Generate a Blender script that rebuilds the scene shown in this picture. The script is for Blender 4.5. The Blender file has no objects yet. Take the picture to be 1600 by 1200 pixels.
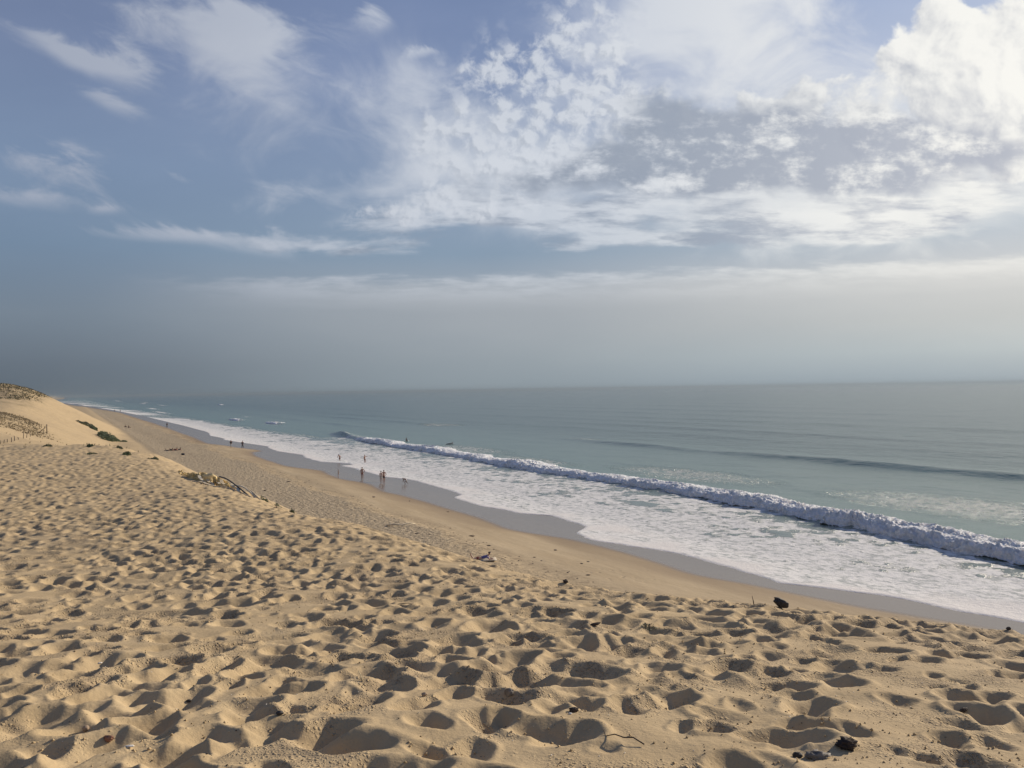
import bpy, bmesh, math, random
import numpy as np
from mathutils import Vector, Matrix

rng = np.random.default_rng(7)
random.seed(7)
sc = bpy.context.scene
COL = sc.collection
R = math.radians

# ------------------------------------------------------------------ camera
cam_d = bpy.data.cameras.new('camera')
cam_d.sensor_width = 36.0
cam_d.lens = 1340.0 / 1600.0 * 36.0
cam_d.clip_start = 0.05
cam_d.clip_end = 120000.0
cam = bpy.data.objects.new('camera', cam_d)
COL.objects.link(cam)
cam.matrix_world = Matrix.Rotation(R(90 + 0.363), 4, 'X') @ Matrix.Rotation(R(-0.895), 4, 'Z')
sc.camera = cam

# ------------------------------------------------------------------ sun, view
SUN_AZ, SUN_EL = 51.0, 21.5            # azimuth clockwise from +Y
sdir = Vector((math.sin(R(SUN_AZ)) * math.cos(R(SUN_EL)), math.cos(R(SUN_AZ)) * math.cos(R(SUN_EL)), math.sin(R(SUN_EL))))
sun_d = bpy.data.lights.new('sun', 'SUN')
sun_d.energy = 5.0
sun_d.angle = R(0.6)
sun_d.color = (1.0, 0.87, 0.70)
sun = bpy.data.objects.new('sun', sun_d)
COL.objects.link(sun)
sun.rotation_euler = sdir.to_track_quat('Z', 'Y').to_euler()
sc.view_settings.view_transform = 'Standard'
sc.view_settings.look = 'None'
sc.view_settings.exposure = 0.0
sc.view_settings.gamma = 1.0
sc.view_settings.use_curve_mapping = False
sc.render.engine = 'CYCLES'
sc.cycles.use_denoising = True
sc.cycles.max_bounces = 5
sc.cycles.volume_bounces = 1
sc.cycles.sample_clamp_indirect = 6.0

# ------------------------------------------------------------------ node helper
class G:
    """small expression builder for shader node trees"""
    def __init__(s, tree):
        s.t = tree; s.n = tree.nodes; s.l = tree.links
    def new(s, kind, **kw):
        nd = s.n.new(kind)
        for k, v in kw.items(): setattr(nd, k, v)
        return nd
    def put(s, sock, v):
        if v is None: return
        if isinstance(v, bpy.types.NodeSocket): s.l.new(v, sock)
        else:
            if hasattr(sock.default_value, '__len__') and not hasattr(v, '__len__'): v = [v] * len(sock.default_value)
            if hasattr(v, '__len__') and len(v) == 3 and len(sock.default_value) == 4: v = list(v) + [1.0]
            sock.default_value = v
    def m(s, op, a, b=None, c=None, clamp=False):
        nd = s.new('ShaderNodeMath', operation=op, use_clamp=clamp)
        for i, v in enumerate((a, b, c)): s.put(nd.inputs[i], v) if v is not None else None
        return nd.outputs[0]
    def add(s, a, b): return s.m('ADD', a, b)
    def sub(s, a, b): return s.m('SUBTRACT', a, b)
    def mul(s, a, b): return s.m('MULTIPLY', a, b)
    def ss(s, x, a, b, lo=0.0, hi=1.0):
        nd = s.new('ShaderNodeMapRange', interpolation_type='SMOOTHSTEP')
        s.put(nd.inputs['Value'], x)
        for i, v in ((1, a), (2, b), (3, lo), (4, hi)): s.put(nd.inputs[i], v)
        return nd.outputs[0]
    def lin(s, x, a, b, lo=0.0, hi=1.0):
        nd = s.new('ShaderNodeMapRange')
        s.put(nd.inputs['Value'], x)
        for i, v in ((1, a), (2, b), (3, lo), (4, hi)): s.put(nd.inputs[i], v)
        return nd.outputs[0]
    def vec(s, x, y, z=0.0):
        nd = s.new('ShaderNodeCombineXYZ')
        for i, v in enumerate((x, y, z)): s.put(nd.inputs[i], v)
        return nd.outputs[0]
    def sep(s, v):
        nd = s.new('ShaderNodeSeparateXYZ'); s.put(nd.inputs[0], v); return nd.outputs
    def noise(s, v, scale, detail=4, rough=0.55, dist=0.0, lac=2.0):
        nd = s.new('ShaderNodeTexNoise')
        s.put(nd.inputs['Vector'], v); s.put(nd.inputs['Scale'], scale); s.put(nd.inputs['Detail'], detail)
        s.put(nd.inputs['Roughness'], rough); s.put(nd.inputs['Distortion'], dist); s.put(nd.inputs['Lacunarity'], lac)
        return nd.outputs['Fac']
    def voro(s, v, scale, feature='F1', rnd=1.0):
        nd = s.new('ShaderNodeTexVoronoi', feature=feature)
        s.put(nd.inputs['Vector'], v); s.put(nd.inputs['Scale'], scale); s.put(nd.inputs['Randomness'], rnd)
        return nd.outputs['Distance']
    def mix(s, f, a, b):
        nd = s.new('ShaderNodeMix', data_type='RGBA')
        s.put(nd.inputs[0], f); s.put(nd.inputs[6], a); s.put(nd.inputs[7], b)
        return nd.outputs[2]
    def ramp(s, x, pts):
        nd = s.new('ShaderNodeValToRGB'); s.put(nd.inputs[0], x)
        e = nd.color_ramp.elements
        while len(e) < len(pts): e.new(0.5)
        for k, (p, c) in enumerate(pts): e[k].position = p; e[k].color = (*c, 1)
        return nd.outputs[0]
    def attr(s, name):
        return s.new('ShaderNodeAttribute', attribute_name=name).outputs['Fac']
    def bump(s, h, dist, strength=1.0, normal=None):
        nd = s.new('ShaderNodeBump'); s.put(nd.inputs['Height'], h); s.put(nd.inputs['Distance'], dist)
        s.put(nd.inputs['Strength'], strength)
        if normal is not None: s.put(nd.inputs['Normal'], normal)
        return nd.outputs[0]

def srgb(r, g, b):
    f = lambda v: v / 255 / 12.92 if v / 255 <= 0.04045 else ((v / 255 + 0.055) / 1.055) ** 2.4
    return (f(r), f(g), f(b))

# ------------------------------------------------------------------ world: sky with clouds
world = bpy.data.worlds.new('World'); sc.world = world; world.use_nodes = True
world.node_tree.nodes.clear()
g = G(world.node_tree)
dx, dy, dz = g.sep(g.new('ShaderNodeTexCoord').outputs['Generated'])
sky = g.new('ShaderNodeTexSky', sky_type='NISHITA', sun_disc=False)
sky.sun_elevation = R(SUN_EL); sky.sun_rotation = R(SUN_AZ); sky.air_density = 1.0; sky.dust_density = 2.5; sky.ozone_density = 1.5
K = 10.0                                              # background strength is 1/K
el = g.mul(g.m('ARCSINE', g.m('MAXIMUM', dz, 0.0)), 57.29578)
e01 = g.m('DIVIDE', el, 45.0)
hl = g.m('MAXIMUM', g.m('SQRT', g.add(g.mul(dx, dx), g.mul(dy, dy))), 1e-4)
csun = g.m('DIVIDE', g.add(g.mul(dx, math.sin(R(55))), g.mul(dy, math.cos(R(55)))), hl)   # 1 towards the bright side
def rp(pts): return [(d / 45.0, srgb(*c)) for d, c in pts]
rl = g.ramp(e01, rp([(0, (94, 106, 117)), (2, (101, 113, 126)), (5, (119, 133, 148)), (9, (118, 139, 163)), (14, (122, 142, 171)), (20, (117, 133, 165)), (26, (105, 120, 154)), (45, (66, 84, 126))]))
rc = g.ramp(e01, rp([(0, (146, 158, 166)), (2, (151, 161, 169)), (6, (156, 164, 174)), (9, (133, 153, 174)), (14, (136, 154, 181)), (20, (130, 147, 181)), (26, (116, 134, 171)), (45, (70, 90, 134))]))
rr = g.ramp(e01, rp([(0, (160, 174, 184)), (2, (184, 194, 198)), (4, (188, 193, 195)), (6.5, (198, 201, 204)), (9, (184, 194, 204)), (14, (200, 208, 220)), (20, (182, 194, 218)), (26, (150, 170, 206)), (45, (84, 106, 150))]))
base = g.mix(g.ss(csun, 0.04, 0.58), rl, rc)
base = g.mix(g.ss(csun, 0.52, 0.95), base, rr)
# picture-like angles for the clouds in front (fixed directions of the compass)
yy = g.m('MAXIMUM', dy, 0.15)
PX = g.add(800.0, g.mul(1340.0, g.m('DIVIDE', dx, yy)))
PY0 = g.sub(608.5, g.mul(1340.0, g.m('DIVIDE', dz, yy)))
PY = g.add(PY0, g.mul(g.sub(800.0, PX), 0.0156))
q = g.m('DIVIDE', 1.0, g.add(g.m('MAXIMUM', dz, 0.0), 0.36))
qv = g.vec(g.mul(dx, q), g.mul(dy, q), 0.0)
p1, p2 = g.mul(PX, 0.01), g.mul(PY, 0.01)
PV = g.vec(p1, p2, 0.0)
warp = g.noise(PV, 0.8, 3); warp2 = g.noise(g.vec(p1, p2, 6.0), 0.9, 3)
PXw = g.add(PX, g.mul(g.sub(warp, 0.5), 170.0)); PYw = g.add(PY, g.mul(g.sub(warp2, 0.5), 120.0))
def blobs(lst, X, Y):
    tot = None
    for (px, py, sx, sy, rot, amp) in lst:
        c, s_ = math.cos(R(rot)), math.sin(R(rot))
        ax = g.sub(X, px); ay = g.sub(Y, py)
        u_ = g.m('MULTIPLY_ADD', ax, c / sx, g.mul(ay, s_ / sx))
        v_ = g.m('MULTIPLY_ADD', ax, -s_ / sy, g.mul(ay, c / sy))
        r2 = g.m('MULTIPLY_ADD', u_, u_, g.mul(v_, v_))
        e = g.mul(g.m('EXPONENT', g.mul(r2, -1.0)), amp)
        tot = e if tot is None else g.add(tot, e)
    return tot
front = g.ss(dy, 0.2, 0.45)
wl = g.mix(g.ss(csun, 0.1, 0.62), srgb(170, 177, 192), srgb(213, 218, 226))
wl = g.mix(g.ss(csun, 0.6, 0.92), wl, srgb(247, 246, 241))
gl = g.mix(g.ss(csun, 0.1, 0.62), srgb(126, 137, 153), srgb(150, 160, 176))
gl = g.mix(g.ss(csun, 0.66, 0.95), gl, srgb(180, 185, 197))
# thin white veil
nV = g.noise(g.vec(g.mul(p1, 0.7), p2, 1.0), 0.75, 7, 0.6, 0.6)
covV = blobs([(1100, 20, 165, 95, 0, 1.5), (880, 165, 200, 100, 0, 0.62), (620, 180, 240, 110, 10, 0.36), (330, 190, 170, 90, 20, 0.24), (800, 250, 220, 70, 0, 0.55), (1420, 210, 330, 150, 0, 0.8), (560, 290, 250, 26, -8, 0.42), (1150, 320, 420, 70, 0, 0.6), (420, 130, 200, 60, 20, 0.3)], PXw, PYw)
aV = g.mul(g.mul(g.ss(g.add(nV, g.mul(covV, 0.42)), 0.54, 1.04), 0.82), g.ss(covV, 0.03, 0.3))
# streaky lower bands
nS = g.noise(g.vec(g.mul(p1, 0.42), g.mul(p2, 1.9), 2.0), 1.1, 7, 0.62, 0.3)
covS = blobs([(790, 325, 230, 34, -5, 1.0), (1150, 345, 330, 34, 0, 0.9), (1400, 355, 110, 24, 6, 1.0), (1060, 380, 260, 12, 0, 0.6), (350, 368, 130, 16, 5, 0.45), (520, 388, 150, 14, 0, 0.45), (1480, 300, 160, 50, 0, 0.6)], g.add(PX, g.mul(g.sub(warp, 0.5), 120.0)), g.add(PY, g.mul(g.sub(warp2, 0.5), 50.0)))
aS = g.mul(g.ss(g.add(nS, g.mul(covS, 0.40)), 0.60, 0.86), g.ss(covS, 0.05, 0.4))
cS = g.mix(g.ss(g.noise(g.vec(g.mul(p1, 0.6), g.mul(p2, 2.6), 9.0), 1.2, 5, 0.6), 0.42, 0.64), wl, gl)
# altocumulus cells
def cells(ox, oy):
    x_, y_ = (g.add(p1, ox) if ox else p1), (g.add(p2, oy) if oy else p2)
    wc = g.noise(g.vec(x_, y_, 0.0), 3.5, 3)
    vc = g.voro(g.vec(g.add(g.mul(x_, 0.85), g.mul(wc, 0.22)), g.add(y_, g.mul(wc, 0.20)), 0.0), 4.0, 'SMOOTH_F1')
    return g.sub(g.mul(g.noise(g.vec(x_, y_, 2.0), 3.6, 7, 0.62, 0.3), 1.15), g.mul(vc, 0.62))
bC = cells(0, 0)
bS = g.mul(g.sub(bC, cells(0.07, -0.05)), -3.5)
covB = blobs([(880, 150, 130, 70, 25, 0.85), (735, 225, 95, 66, 0, 0.8), (940, 60, 90, 60, 0, 0.7), (1060, 175, 130, 30, 0, 0.75), (770, 100, 60, 36, 0, 0.45), (900, 235, 160, 36, -6, 0.9), (700, 325, 150, 26, -6, 0.8)], PXw, PYw)
aB = g.mul(g.ss(g.add(bC, g.mul(covB, 0.17)), 0.24, 0.60), g.ss(covB, 0.05, 0.6))
# grey deck
nD = g.noise(g.vec(g.mul(p1, 0.55), p2, 3.0), 0.95, 7, 0.58, 0.4)
covD = blobs([(1180, 210, 215, 60, 0, 1.45), (1430, 235, 230, 40, -3, 1.25), (900, 268, 160, 26, -6, 0.8), (1230, 290, 280, 22, 0, 0.8), (620, 378, 120, 12, 0, 0.5), (1060, 165, 60, 20, 0, 0.4)], PXw, g.add(PY, g.mul(g.sub(warp2, 0.5), 70.0)))
aD = g.mul(g.ss(g.add(nD, g.mul(covD, 0.42)), 0.58, 0.92), g.ss(covD, 0.05, 0.4))
cD = g.mix(g.ss(g.add(g.noise(g.vec(p1, g.mul(p2, 1.8), 5.0), 1.3, 7, 0.65), g.mul(bS, 0.035)), 0.45, 0.72), gl, wl)
# cumulus banks with lit edges
def cum(ox, oy):
    w_ = g.noise(g.vec(g.add(p1, ox), g.add(p2, oy), 11.0), 2.4, 4, 0.6)
    v_ = g.voro(g.vec(g.add(g.add(p1, ox), g.mul(w_, 0.42)), g.add(g.add(p2, oy), g.mul(w_, 0.38)), 0.0), 1.5, 'SMOOTH_F1')
    n_ = g.noise(g.vec(g.add(p1, ox), g.add(p2, oy), 4.0), 0.9, 7, 0.56, 0.2)
    return g.sub(n_, g.mul(v_, 0.42))
b0 = cum(0.0, 0.0); b1 = cum(0.13, -0.07)
covU = blobs([(1450, 110, 130, 62, -20, 1.25), (1260, 150, 110, 40, -8, 0.9), (1600, 70, 130, 110, 0, 1.3), (1600, 205, 170, 70, 0, 1.3), (1340, 195, 160, 40, 0, 0.6), (1290, 45, 80, 40, 0, -0.7), (1500, 30, 90, 26, 0, 0.3)], PXw, PYw)
aU = g.mul(g.ss(g.add(b0, g.mul(covU, 0.30)), 0.50, 0.60), g.ss(covU, 0.05, 0.35))
shU = g.ss(g.add(g.mul(g.sub(b0, b1), -3.0), g.mul(covD, 0.55)), -0.25, 0.95)
cU = g.mix(shU, wl, gl)
# streaky veil and wisps on the left
sx_, sy_ = math.cos(R(22)), math.sin(R(22))
st = g.vec(g.mul(g.m('MULTIPLY_ADD', PX, sx_, g.mul(PY, sy_)), 0.0042), g.mul(g.m('MULTIPLY_ADD', PX, -sy_, g.mul(PY, sx_)), 0.0125), 0.0)
nW = g.noise(st, 1.6, 8, 0.6, 0.5)
cw = blobs([(130, 84, 120, 22, 24, 1.25), (165, 152, 70, 18, 25, 0.85), (80, 262, 120, 34, 15, 0.6), (55, 308, 90, 20, 8, 0.65),
            (330, 35, 150, 55, 10, 0.9), (400, 70, 55, 60, 50, 0.6), (590, 25, 36, 30, 0, 0.4), (680, 82, 60, 9, -14, 0.5),
            (520, 170, 280, 70, 15, 0.22), (520, 295, 250, 26, -8, 0.25), (250, 368, 110, 12, 3, 0.6), (400, 380, 120, 22, 8, 0.5), (284, 277, 22, 8, 25, 0.5), (170, 330, 22, 7, 0, 0.4)],
           g.add(PX, g.mul(g.sub(warp, 0.5), 60.0)), g.add(PY, g.mul(g.sub(nW, 0.5), 60.0)))
dw = g.mul(g.ss(g.add(nW, g.mul(cw, 0.42)), 0.56, 0.96), g.mul(front, 0.85))
dw = g.mul(dw, g.ss(cw, 0.02, 0.25))
# low bank of haze cloud with a lighter rim along its upper edge
yb = g.m('MULTIPLY_ADD', g.mul(g.sub(PX, 500.0), g.sub(PX, 500.0)), -0.000030, 434.0)
nb = g.noise(g.vec(g.mul(PX, 0.004), g.mul(PY, 0.022), 2.0), 2.0, 6, 0.6)
db = g.add(g.sub(PY, yb), g.mul(g.sub(nb, 0.5), 46.0))
bank = g.mul(g.mul(g.ss(db, -6.0, 16.0), g.ss(db, 150.0, 25.0)), front)
bank = g.mul(bank, g.ss(PX, 120.0, 420.0))
bc = g.mix(g.ss(csun, 0.1, 0.62), srgb(138, 148, 160), srgb(172, 176, 180))
bc = g.mix(g.ss(csun, 0.6, 0.95), bc, srgb(210, 210, 207))
# finer variation in the plain parts
plain = g.noise(g.vec(g.mul(PX, 0.0022), g.mul(PY, 0.006), 3.0), 1.0, 4, 0.5)
mulp = g.new('ShaderNodeMix', data_type='RGBA', blend_type='MULTIPLY'); g.put(mulp.inputs[0], 1.0)
g.put(mulp.inputs[6], base); g.put(mulp.inputs[7], g.mix(g.mul(g.ss(plain, 0.3, 0.7), 1.0), (0.95, 0.96, 0.97), (1.05, 1.04, 1.03)))
far_c = g.mul(g.sub(1.0, front), g.mul(g.ss(g.noise(qv, 3.0, 6, 0.6, 0.3), 0.50, 0.72), 0.55))
c = g.mix(far_c, mulp.outputs[2], wl)
rim = g.mul(g.mul(g.ss(db, -8.0, 10.0), g.ss(db, 60.0, 12.0)), g.mul(front, g.ss(PX, 150.0, 500.0)))
c = g.mix(g.mul(bank, 0.40), c, bc)
c = g.mix(g.mul(rim, g.ss(nb, 0.35, 0.7, 0.15, 0.6)), c, wl)
c = g.mix(dw, c, wl)
c = g.mix(g.mul(aV, front), c, wl)
c = g.mix(g.mul(aS, g.mul(front, 0.72)), c, cS)
c = g.mix(g.mul(aB, g.mul(front, 0.85)), c, g.mix(g.ss(bS, -0.2, 0.8, 0.0, 0.5), wl, gl))
c = g.mix(g.mul(aU, front), c, cU)
c = g.mix(g.mul(aD, g.mul(front, 0.93)), c, cD)
sc10 = g.new('ShaderNodeVectorMath', operation='SCALE'); g.put(sc10.inputs[0], c); g.put(sc10.inputs['Scale'], K)
fin = g.mix(0.03, sc10.outputs[0], sky.outputs[0])
bg = g.new('ShaderNodeBackground'); g.put(bg.inputs[0], fin); bg.inputs[1].default_value = 1.0 / K
g.l.new(bg.outputs[0], g.new('ShaderNodeOutputWorld').inputs['Surface'])
world.cycles.sampling_method = 'MANUAL'; world.cycles.sample_map_resolution = 1024

# ------------------------------------------------------------------ numpy noise
_A = rng.random(4096) * 2 * math.pi
_GX, _GY = np.cos(_A), np.sin(_A)
def _h(ix, iy, seed):
    v = (ix.astype(np.int64) * 374761393 + iy.astype(np.int64) * 668265263 + seed * 1442695041) & 0xffffffff
    v = ((v ^ (v >> 13)) * 1274126177) & 0xffffffff
    return ((v ^ (v >> 16)) & 4095)
def perlin(x, y, seed=0):
    x = np.asarray(x, float); y = np.asarray(y, float)
    ix, iy = np.floor(x), np.floor(y); fx, fy = x - ix, y - iy
    ux = fx * fx * fx * (fx * (fx * 6 - 15) + 10); uy = fy * fy * fy * (fy * (fy * 6 - 15) + 10)
    def gr(i, j):
        k = _h(ix + i, iy + j, seed)
        return _GX[k] * (fx - i) + _GY[k] * (fy - j)
    a = gr(0, 0); b = gr(1, 0); c_ = gr(0, 1); d = gr(1, 1)
    return ((a + (b - a) * ux) * (1 - uy) + (c_ + (d - c_) * ux) * uy) * 1.5
def fbm(x, y, octv=4, seed=0, gain=0.5):
    s = 0.0; a = 1.0
    for k in range(octv):
        s = s + a * perlin(x * 2 ** k + 17.3 * k, y * 2 ** k - 9.1 * k, seed + k); a *= gain
    return s
def sm(a, b, x):
    t = np.clip((x - a) / (b - a), 0, 1); return t * t * (3 - 2 * t)
def table(xs, ys, sig, step=0.5):
    """piecewise linear curve rounded by a gaussian"""
    X = np.arange(xs[0] - 4 * sig, xs[-1] + 4 * sig, step); Y = np.interp(X, xs, ys)
    n = max(1, int(3 * sig / step)); k = np.exp(-0.5 * (np.arange(-n, n + 1) * step / sig) ** 2); k /= k.sum()
    Yp = np.convolve(np.pad(Y, n, mode='edge'), k, 'valid')
    return lambda v: np.interp(v, X, Yp)

# ------------------------------------------------------------------ the lie of the land
# x to the right, y ahead, camera at the origin; u runs out to sea, s along the shore
Dx, Dy, Nx, Ny = -0.457, 0.8895, 0.8895, 0.457
def us(x, y): return Nx * x + Ny * y, Dx * x + Dy * y
def xy(u, s): return Nx * u + Dx * s, Ny * u + Dy * s
SEA = -13.2
zp_f = table([-5, 0, 3.6, 6, 9, 12, 15, 20, 26, 36, 50, 65, 80, 120], [-1.52, -1.52, -1.66, -1.92, -2.28, -2.54, -2.66, -2.80, -2.90, -2.98, -3.3, -3.9, -4.5, -5.1], 0.9, 0.1)
ub_f = table([-60, -20, 0, 5, 6.6, 8, 9.5, 12.7, 20, 25.6, 38, 66, 80, 160], [14, 13, 10.4, 8.4, 7.4, 6.6, 5.7, 5.8, 5.0, 4.8, 4.1, 3.8, 3.8, 3.8], 0.8, 0.1)
zb_f = table([-400, 10, 15, 27, 33, 40, 48, 70, 200], [-9.3, -9.4, -10.1, -11.0, -11.9, -12.75, -13.3, -15, -20], 0.9, 0.1)
off_f = table([0, 300, 600, 1000, 2000, 6000, 40000], [0, 0, -9, -20, -45, -110, -400], 30, 5)
def softplus(d, k): return k * np.logaddexp(0, d / k)
def smax(a, b, k): return b + softplus(a - b, k)
def smin(a, b, k): return a - softplus(a - b, k)
def macro(x, y):
    u, s = us(x, y)
    zp = zp_f(y) + 0.10 * perlin(x / 9, y / 9, 31) * sm(3, 12, np.hypot(x, y)) - 0.045 * np.clip(x - 1.0, 0, 6) + (0.30 * fbm(x / 7, y / 7, 3, 33)) * sm(38, 60, y)
    ub = ub_f(s) + 0.5 * perlin(s / 5.0, 0 * s + 3.3, 5) * sm(8, 20, s)
    zn = zp - 0.62 * softplus(u - ub, 0.6) + 0.08
    z1 = smin(-5.0 - 0.42 * (u + 3) + 0.5 * perlin(u / 12, s / 16, 8), -2.3 + 0 * u, 0.5)
    zn = zn + (z1 - zn) * sm(75, 120, s)
    top = 3.0 + 1.3 * fbm(u / 22, s / 40, 3, 11) + 0.4 * perlin(u / 4, s / 6, 12)
    dd = 10.6 + off_f(s) - u + 1.6 * perlin(s / 55, 0 * s, 13) + 1.2 * fbm(s / 14, u / 30, 2, 19)
    z2 = smin(-9.5 + 0.56 * softplus(dd, 1.2) - 0.4 * softplus(-dd, 1.2), top, 1.0)
    zn = zn + (z2 - zn) * sm(165, 250, s)
    zb = zb_f(u + 0.8 * perlin(s / 35, u / 60, 21) * (s > -1e9)) + 0.10 * fbm(u / 7, s / 11, 2, 22) * sm(44, 28, u) * sm(-10, 12, u)
    return smax(zn, zb, 0.25)

# footprints: thousands of overlapping pits pressed into the dry sand, one list drawn into a fine and a coarse map
def make_pits():
    out = []
    def fill(x0, x1, y0, y1, step, s0, s1):
        nx, ny = int((x1 - x0) / step), int((y1 - y0) / step)
        gx, gy = np.meshgrid(np.arange(nx), np.arange(ny))
        px = x0 + (gx.ravel() + rng.random(nx * ny) * 1.1) * step; py = y0 + (gy.ravel() + rng.random(nx * ny) * 1.1) * step
        u, s = us(px, py); ub = ub_f(s)
        dn = np.where(u < ub + 0.6, 1.0, np.where(u < ub + 3, 0.35, 0.0)) * (0.12 + 0.88 * sm(74, 52, s)) * sm(105, 90, s)
        dn = dn * (0.55 + 0.75 * sm(-0.25, 0.3, fbm(px / 3.3, py / 3.3, 2, 44)))
        dn = dn * ((px < 0.82 * py + 3.5) & (px > -0.82 * py - 3.5))
        k = rng.random(len(px)) < dn
        px, py = px[k], py[k]; n = len(px)
        th = R(60) + rng.normal(0, 0.9, n) + 0.8 * perlin(px / 4, py / 4, 45)
        a = rng.uniform(s0, s1, n); b = a * rng.uniform(0.55, 0.95, n); d = a * rng.uniform(0.27, 0.50, n)
        big = rng.random(n) < 0.10; a = np.where(big, a * 1.45, a); b = np.where(big, b * 1.35, b); d = np.where(big, d * 1.3, d)
        small = rng.random(n) < 0.16; a = np.where(small, a * 0.6, a); b = np.where(small, b * 0.6, b); d = np.where(small, d * 0.5, d)
        out.append(np.stack([px, py, th, a, b, d], 1))
    fill(-66, 16, 0, 96, 0.27, 0.095, 0.168)
    fill(-66, 16, 0, 96, 0.36, 0.10, 0.185)
    o_ = np.concatenate(out); rng.shuffle(o_); return o_
PITS = make_pits()
class HMap:
    def __init__(s, x0, x1, y0, y1, res, und):
        s.x0, s.y0, s.res = x0, y0, res
        s.nx, s.ny = int((x1 - x0) / res) + 1, int((y1 - y0) / res) + 1
        X = x0 + np.arange(s.nx) * res; Y = y0 + np.arange(s.ny) * res
        gx, gy = np.meshgrid(X, Y)
        s.h = 0.045 * fbm(gx / 1.9, gy / 1.9, 2, 51) + 0.012 * fbm(gx / 0.45, gy / 0.45, 2, 53)
        for (px, py, th, a, b, d) in PITS:
            w = a * 1.75
            i0, i1 = int((px - w - x0) / res), int((px + w - x0) / res) + 2
            j0, j1 = int((py - w - y0) / res), int((py + w - y0) / res) + 2
            if i1 <= 0 or j1 <= 0 or i0 >= s.nx or j0 >= s.ny: continue
            i0, j0, i1, j1 = max(i0, 0), max(j0, 0), min(i1, s.nx), min(j1, s.ny)
            qx = gx[j0:j1, i0:i1] - px; qy = gy[j0:j1, i0:i1] - py
            c_, s_ = math.cos(th), math.sin(th)
            lx = qx * c_ + qy * s_; ly = -qx * s_ + qy * c_
            ph = np.arctan2(ly, lx)
            lx = lx * (1 + 0.16 * np.sin(2 * ph + th * 7) + 0.10 * np.sin(3 * ph + px * 40)); ly = ly * (1 + 0.14 * np.sin(3 * ph + py * 31))
            rr_ = np.sqrt((lx / a) ** 2 + (ly / (b * (1 + 0.25 * lx / a))) ** 2)
            pit = -d * (1 - sm(0.1, 1.15, rr_)) + d * 0.20 * np.exp(-((rr_ - 1.2) / 0.22) ** 2) * (1 + 0.8 * lx / a)
            wgt = 1 - sm(0.3, 1.3, rr_)
            hh = s.h[j0:j1, i0:i1]
            s.h[j0:j1, i0:i1] = hh * (1 - 0.72 * wgt) + pit
        s.h -= 0.6 * np.clip(s.h - 0.035, 0, None)
        # loose sand slides back to its angle of rest
        lim = math.tan(R(31)) * res
        for _ in range(14 if res < 0.02 else 4):
            for ax in (0, 1):
                df = np.diff(s.h, axis=ax); ex = np.clip(np.abs(df) - lim, 0, None) * np.sign(df) * 0.33
                if ax == 0: s.h[:-1] += ex; s.h[1:] -= ex
                else: s.h[:, :-1] += ex; s.h[:, 1:] -= ex
    def get(s, x, y):
        fx = (x - s.x0) / s.res; fy = (y - s.y0) / s.res
        ins = (fx > 1) & (fx < s.nx - 2) & (fy > 1) & (fy < s.ny - 2)
        ed = np.minimum(np.minimum(fx, s.nx - 1 - fx), np.minimum(fy, s.ny - 1 - fy)) * s.res
        fx = np.clip(fx, 0, s.nx - 2.001); fy = np.clip(fy, 0, s.ny - 2.001)
        i = fx.astype(int); j = fy.astype(int); a = fx - i; b = fy - j
        h = s.h
        v = (h[j, i] * (1 - a) + h[j, i + 1] * a) * (1 - b) + (h[j + 1, i] * (1 - a) + h[j + 1, i + 1] * a) * b
        return v, np.where(ins, np.clip(ed / 0.6, 0, 1), 0)
FINE = HMap(-10.5, 9.5, 1.0, 14.0, 0.0125, True)
COARSE = HMap(-66, 15, 0.5, 97, 0.045, True)
def detail(x, y):
    u, s = us(x, y)
    m = sm(1.8, 0.3, u - ub_f(s)) * sm(0.5, 2.0, np.hypot(x, y))
    a, wa = FINE.get(x, y); b, wb = COARSE.get(x, y)
    return (a * wa + b * wb * (1 - wa)) * (0.25 + 0.75 * m) * sm(4.5, 1.5, u - ub_f(s)) * sm(110, 90, s)
def H(x, y):
    x = np.asarray(x, float); y = np.asarray(y, float)
    return macro(x, y) + detail(x, y)

# where the direction of a picture point meets the ground (used to set things down where they stand)
_cm = cam.matrix_world.to_3x3()
_ts = np.geomspace(2.0, 3000.0, 9000)
def at(px, py, z=None, first=True):
    d = _cm @ Vector(((px - 800) / 1340.0, (600 - py) / 1340.0, -1.0))
    if z is not None:
        t = z / d.z; return Vector((d.x * t, d.y * t, z))
    X, Y, Z = d.x * _ts, d.y * _ts, d.z * _ts
    h = H(X, Y)
    i = int(np.argmax(Z < h)) if (Z < h).any() else len(_ts) - 1
    return Vector((X[i], Y[i], h[i]))

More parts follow.
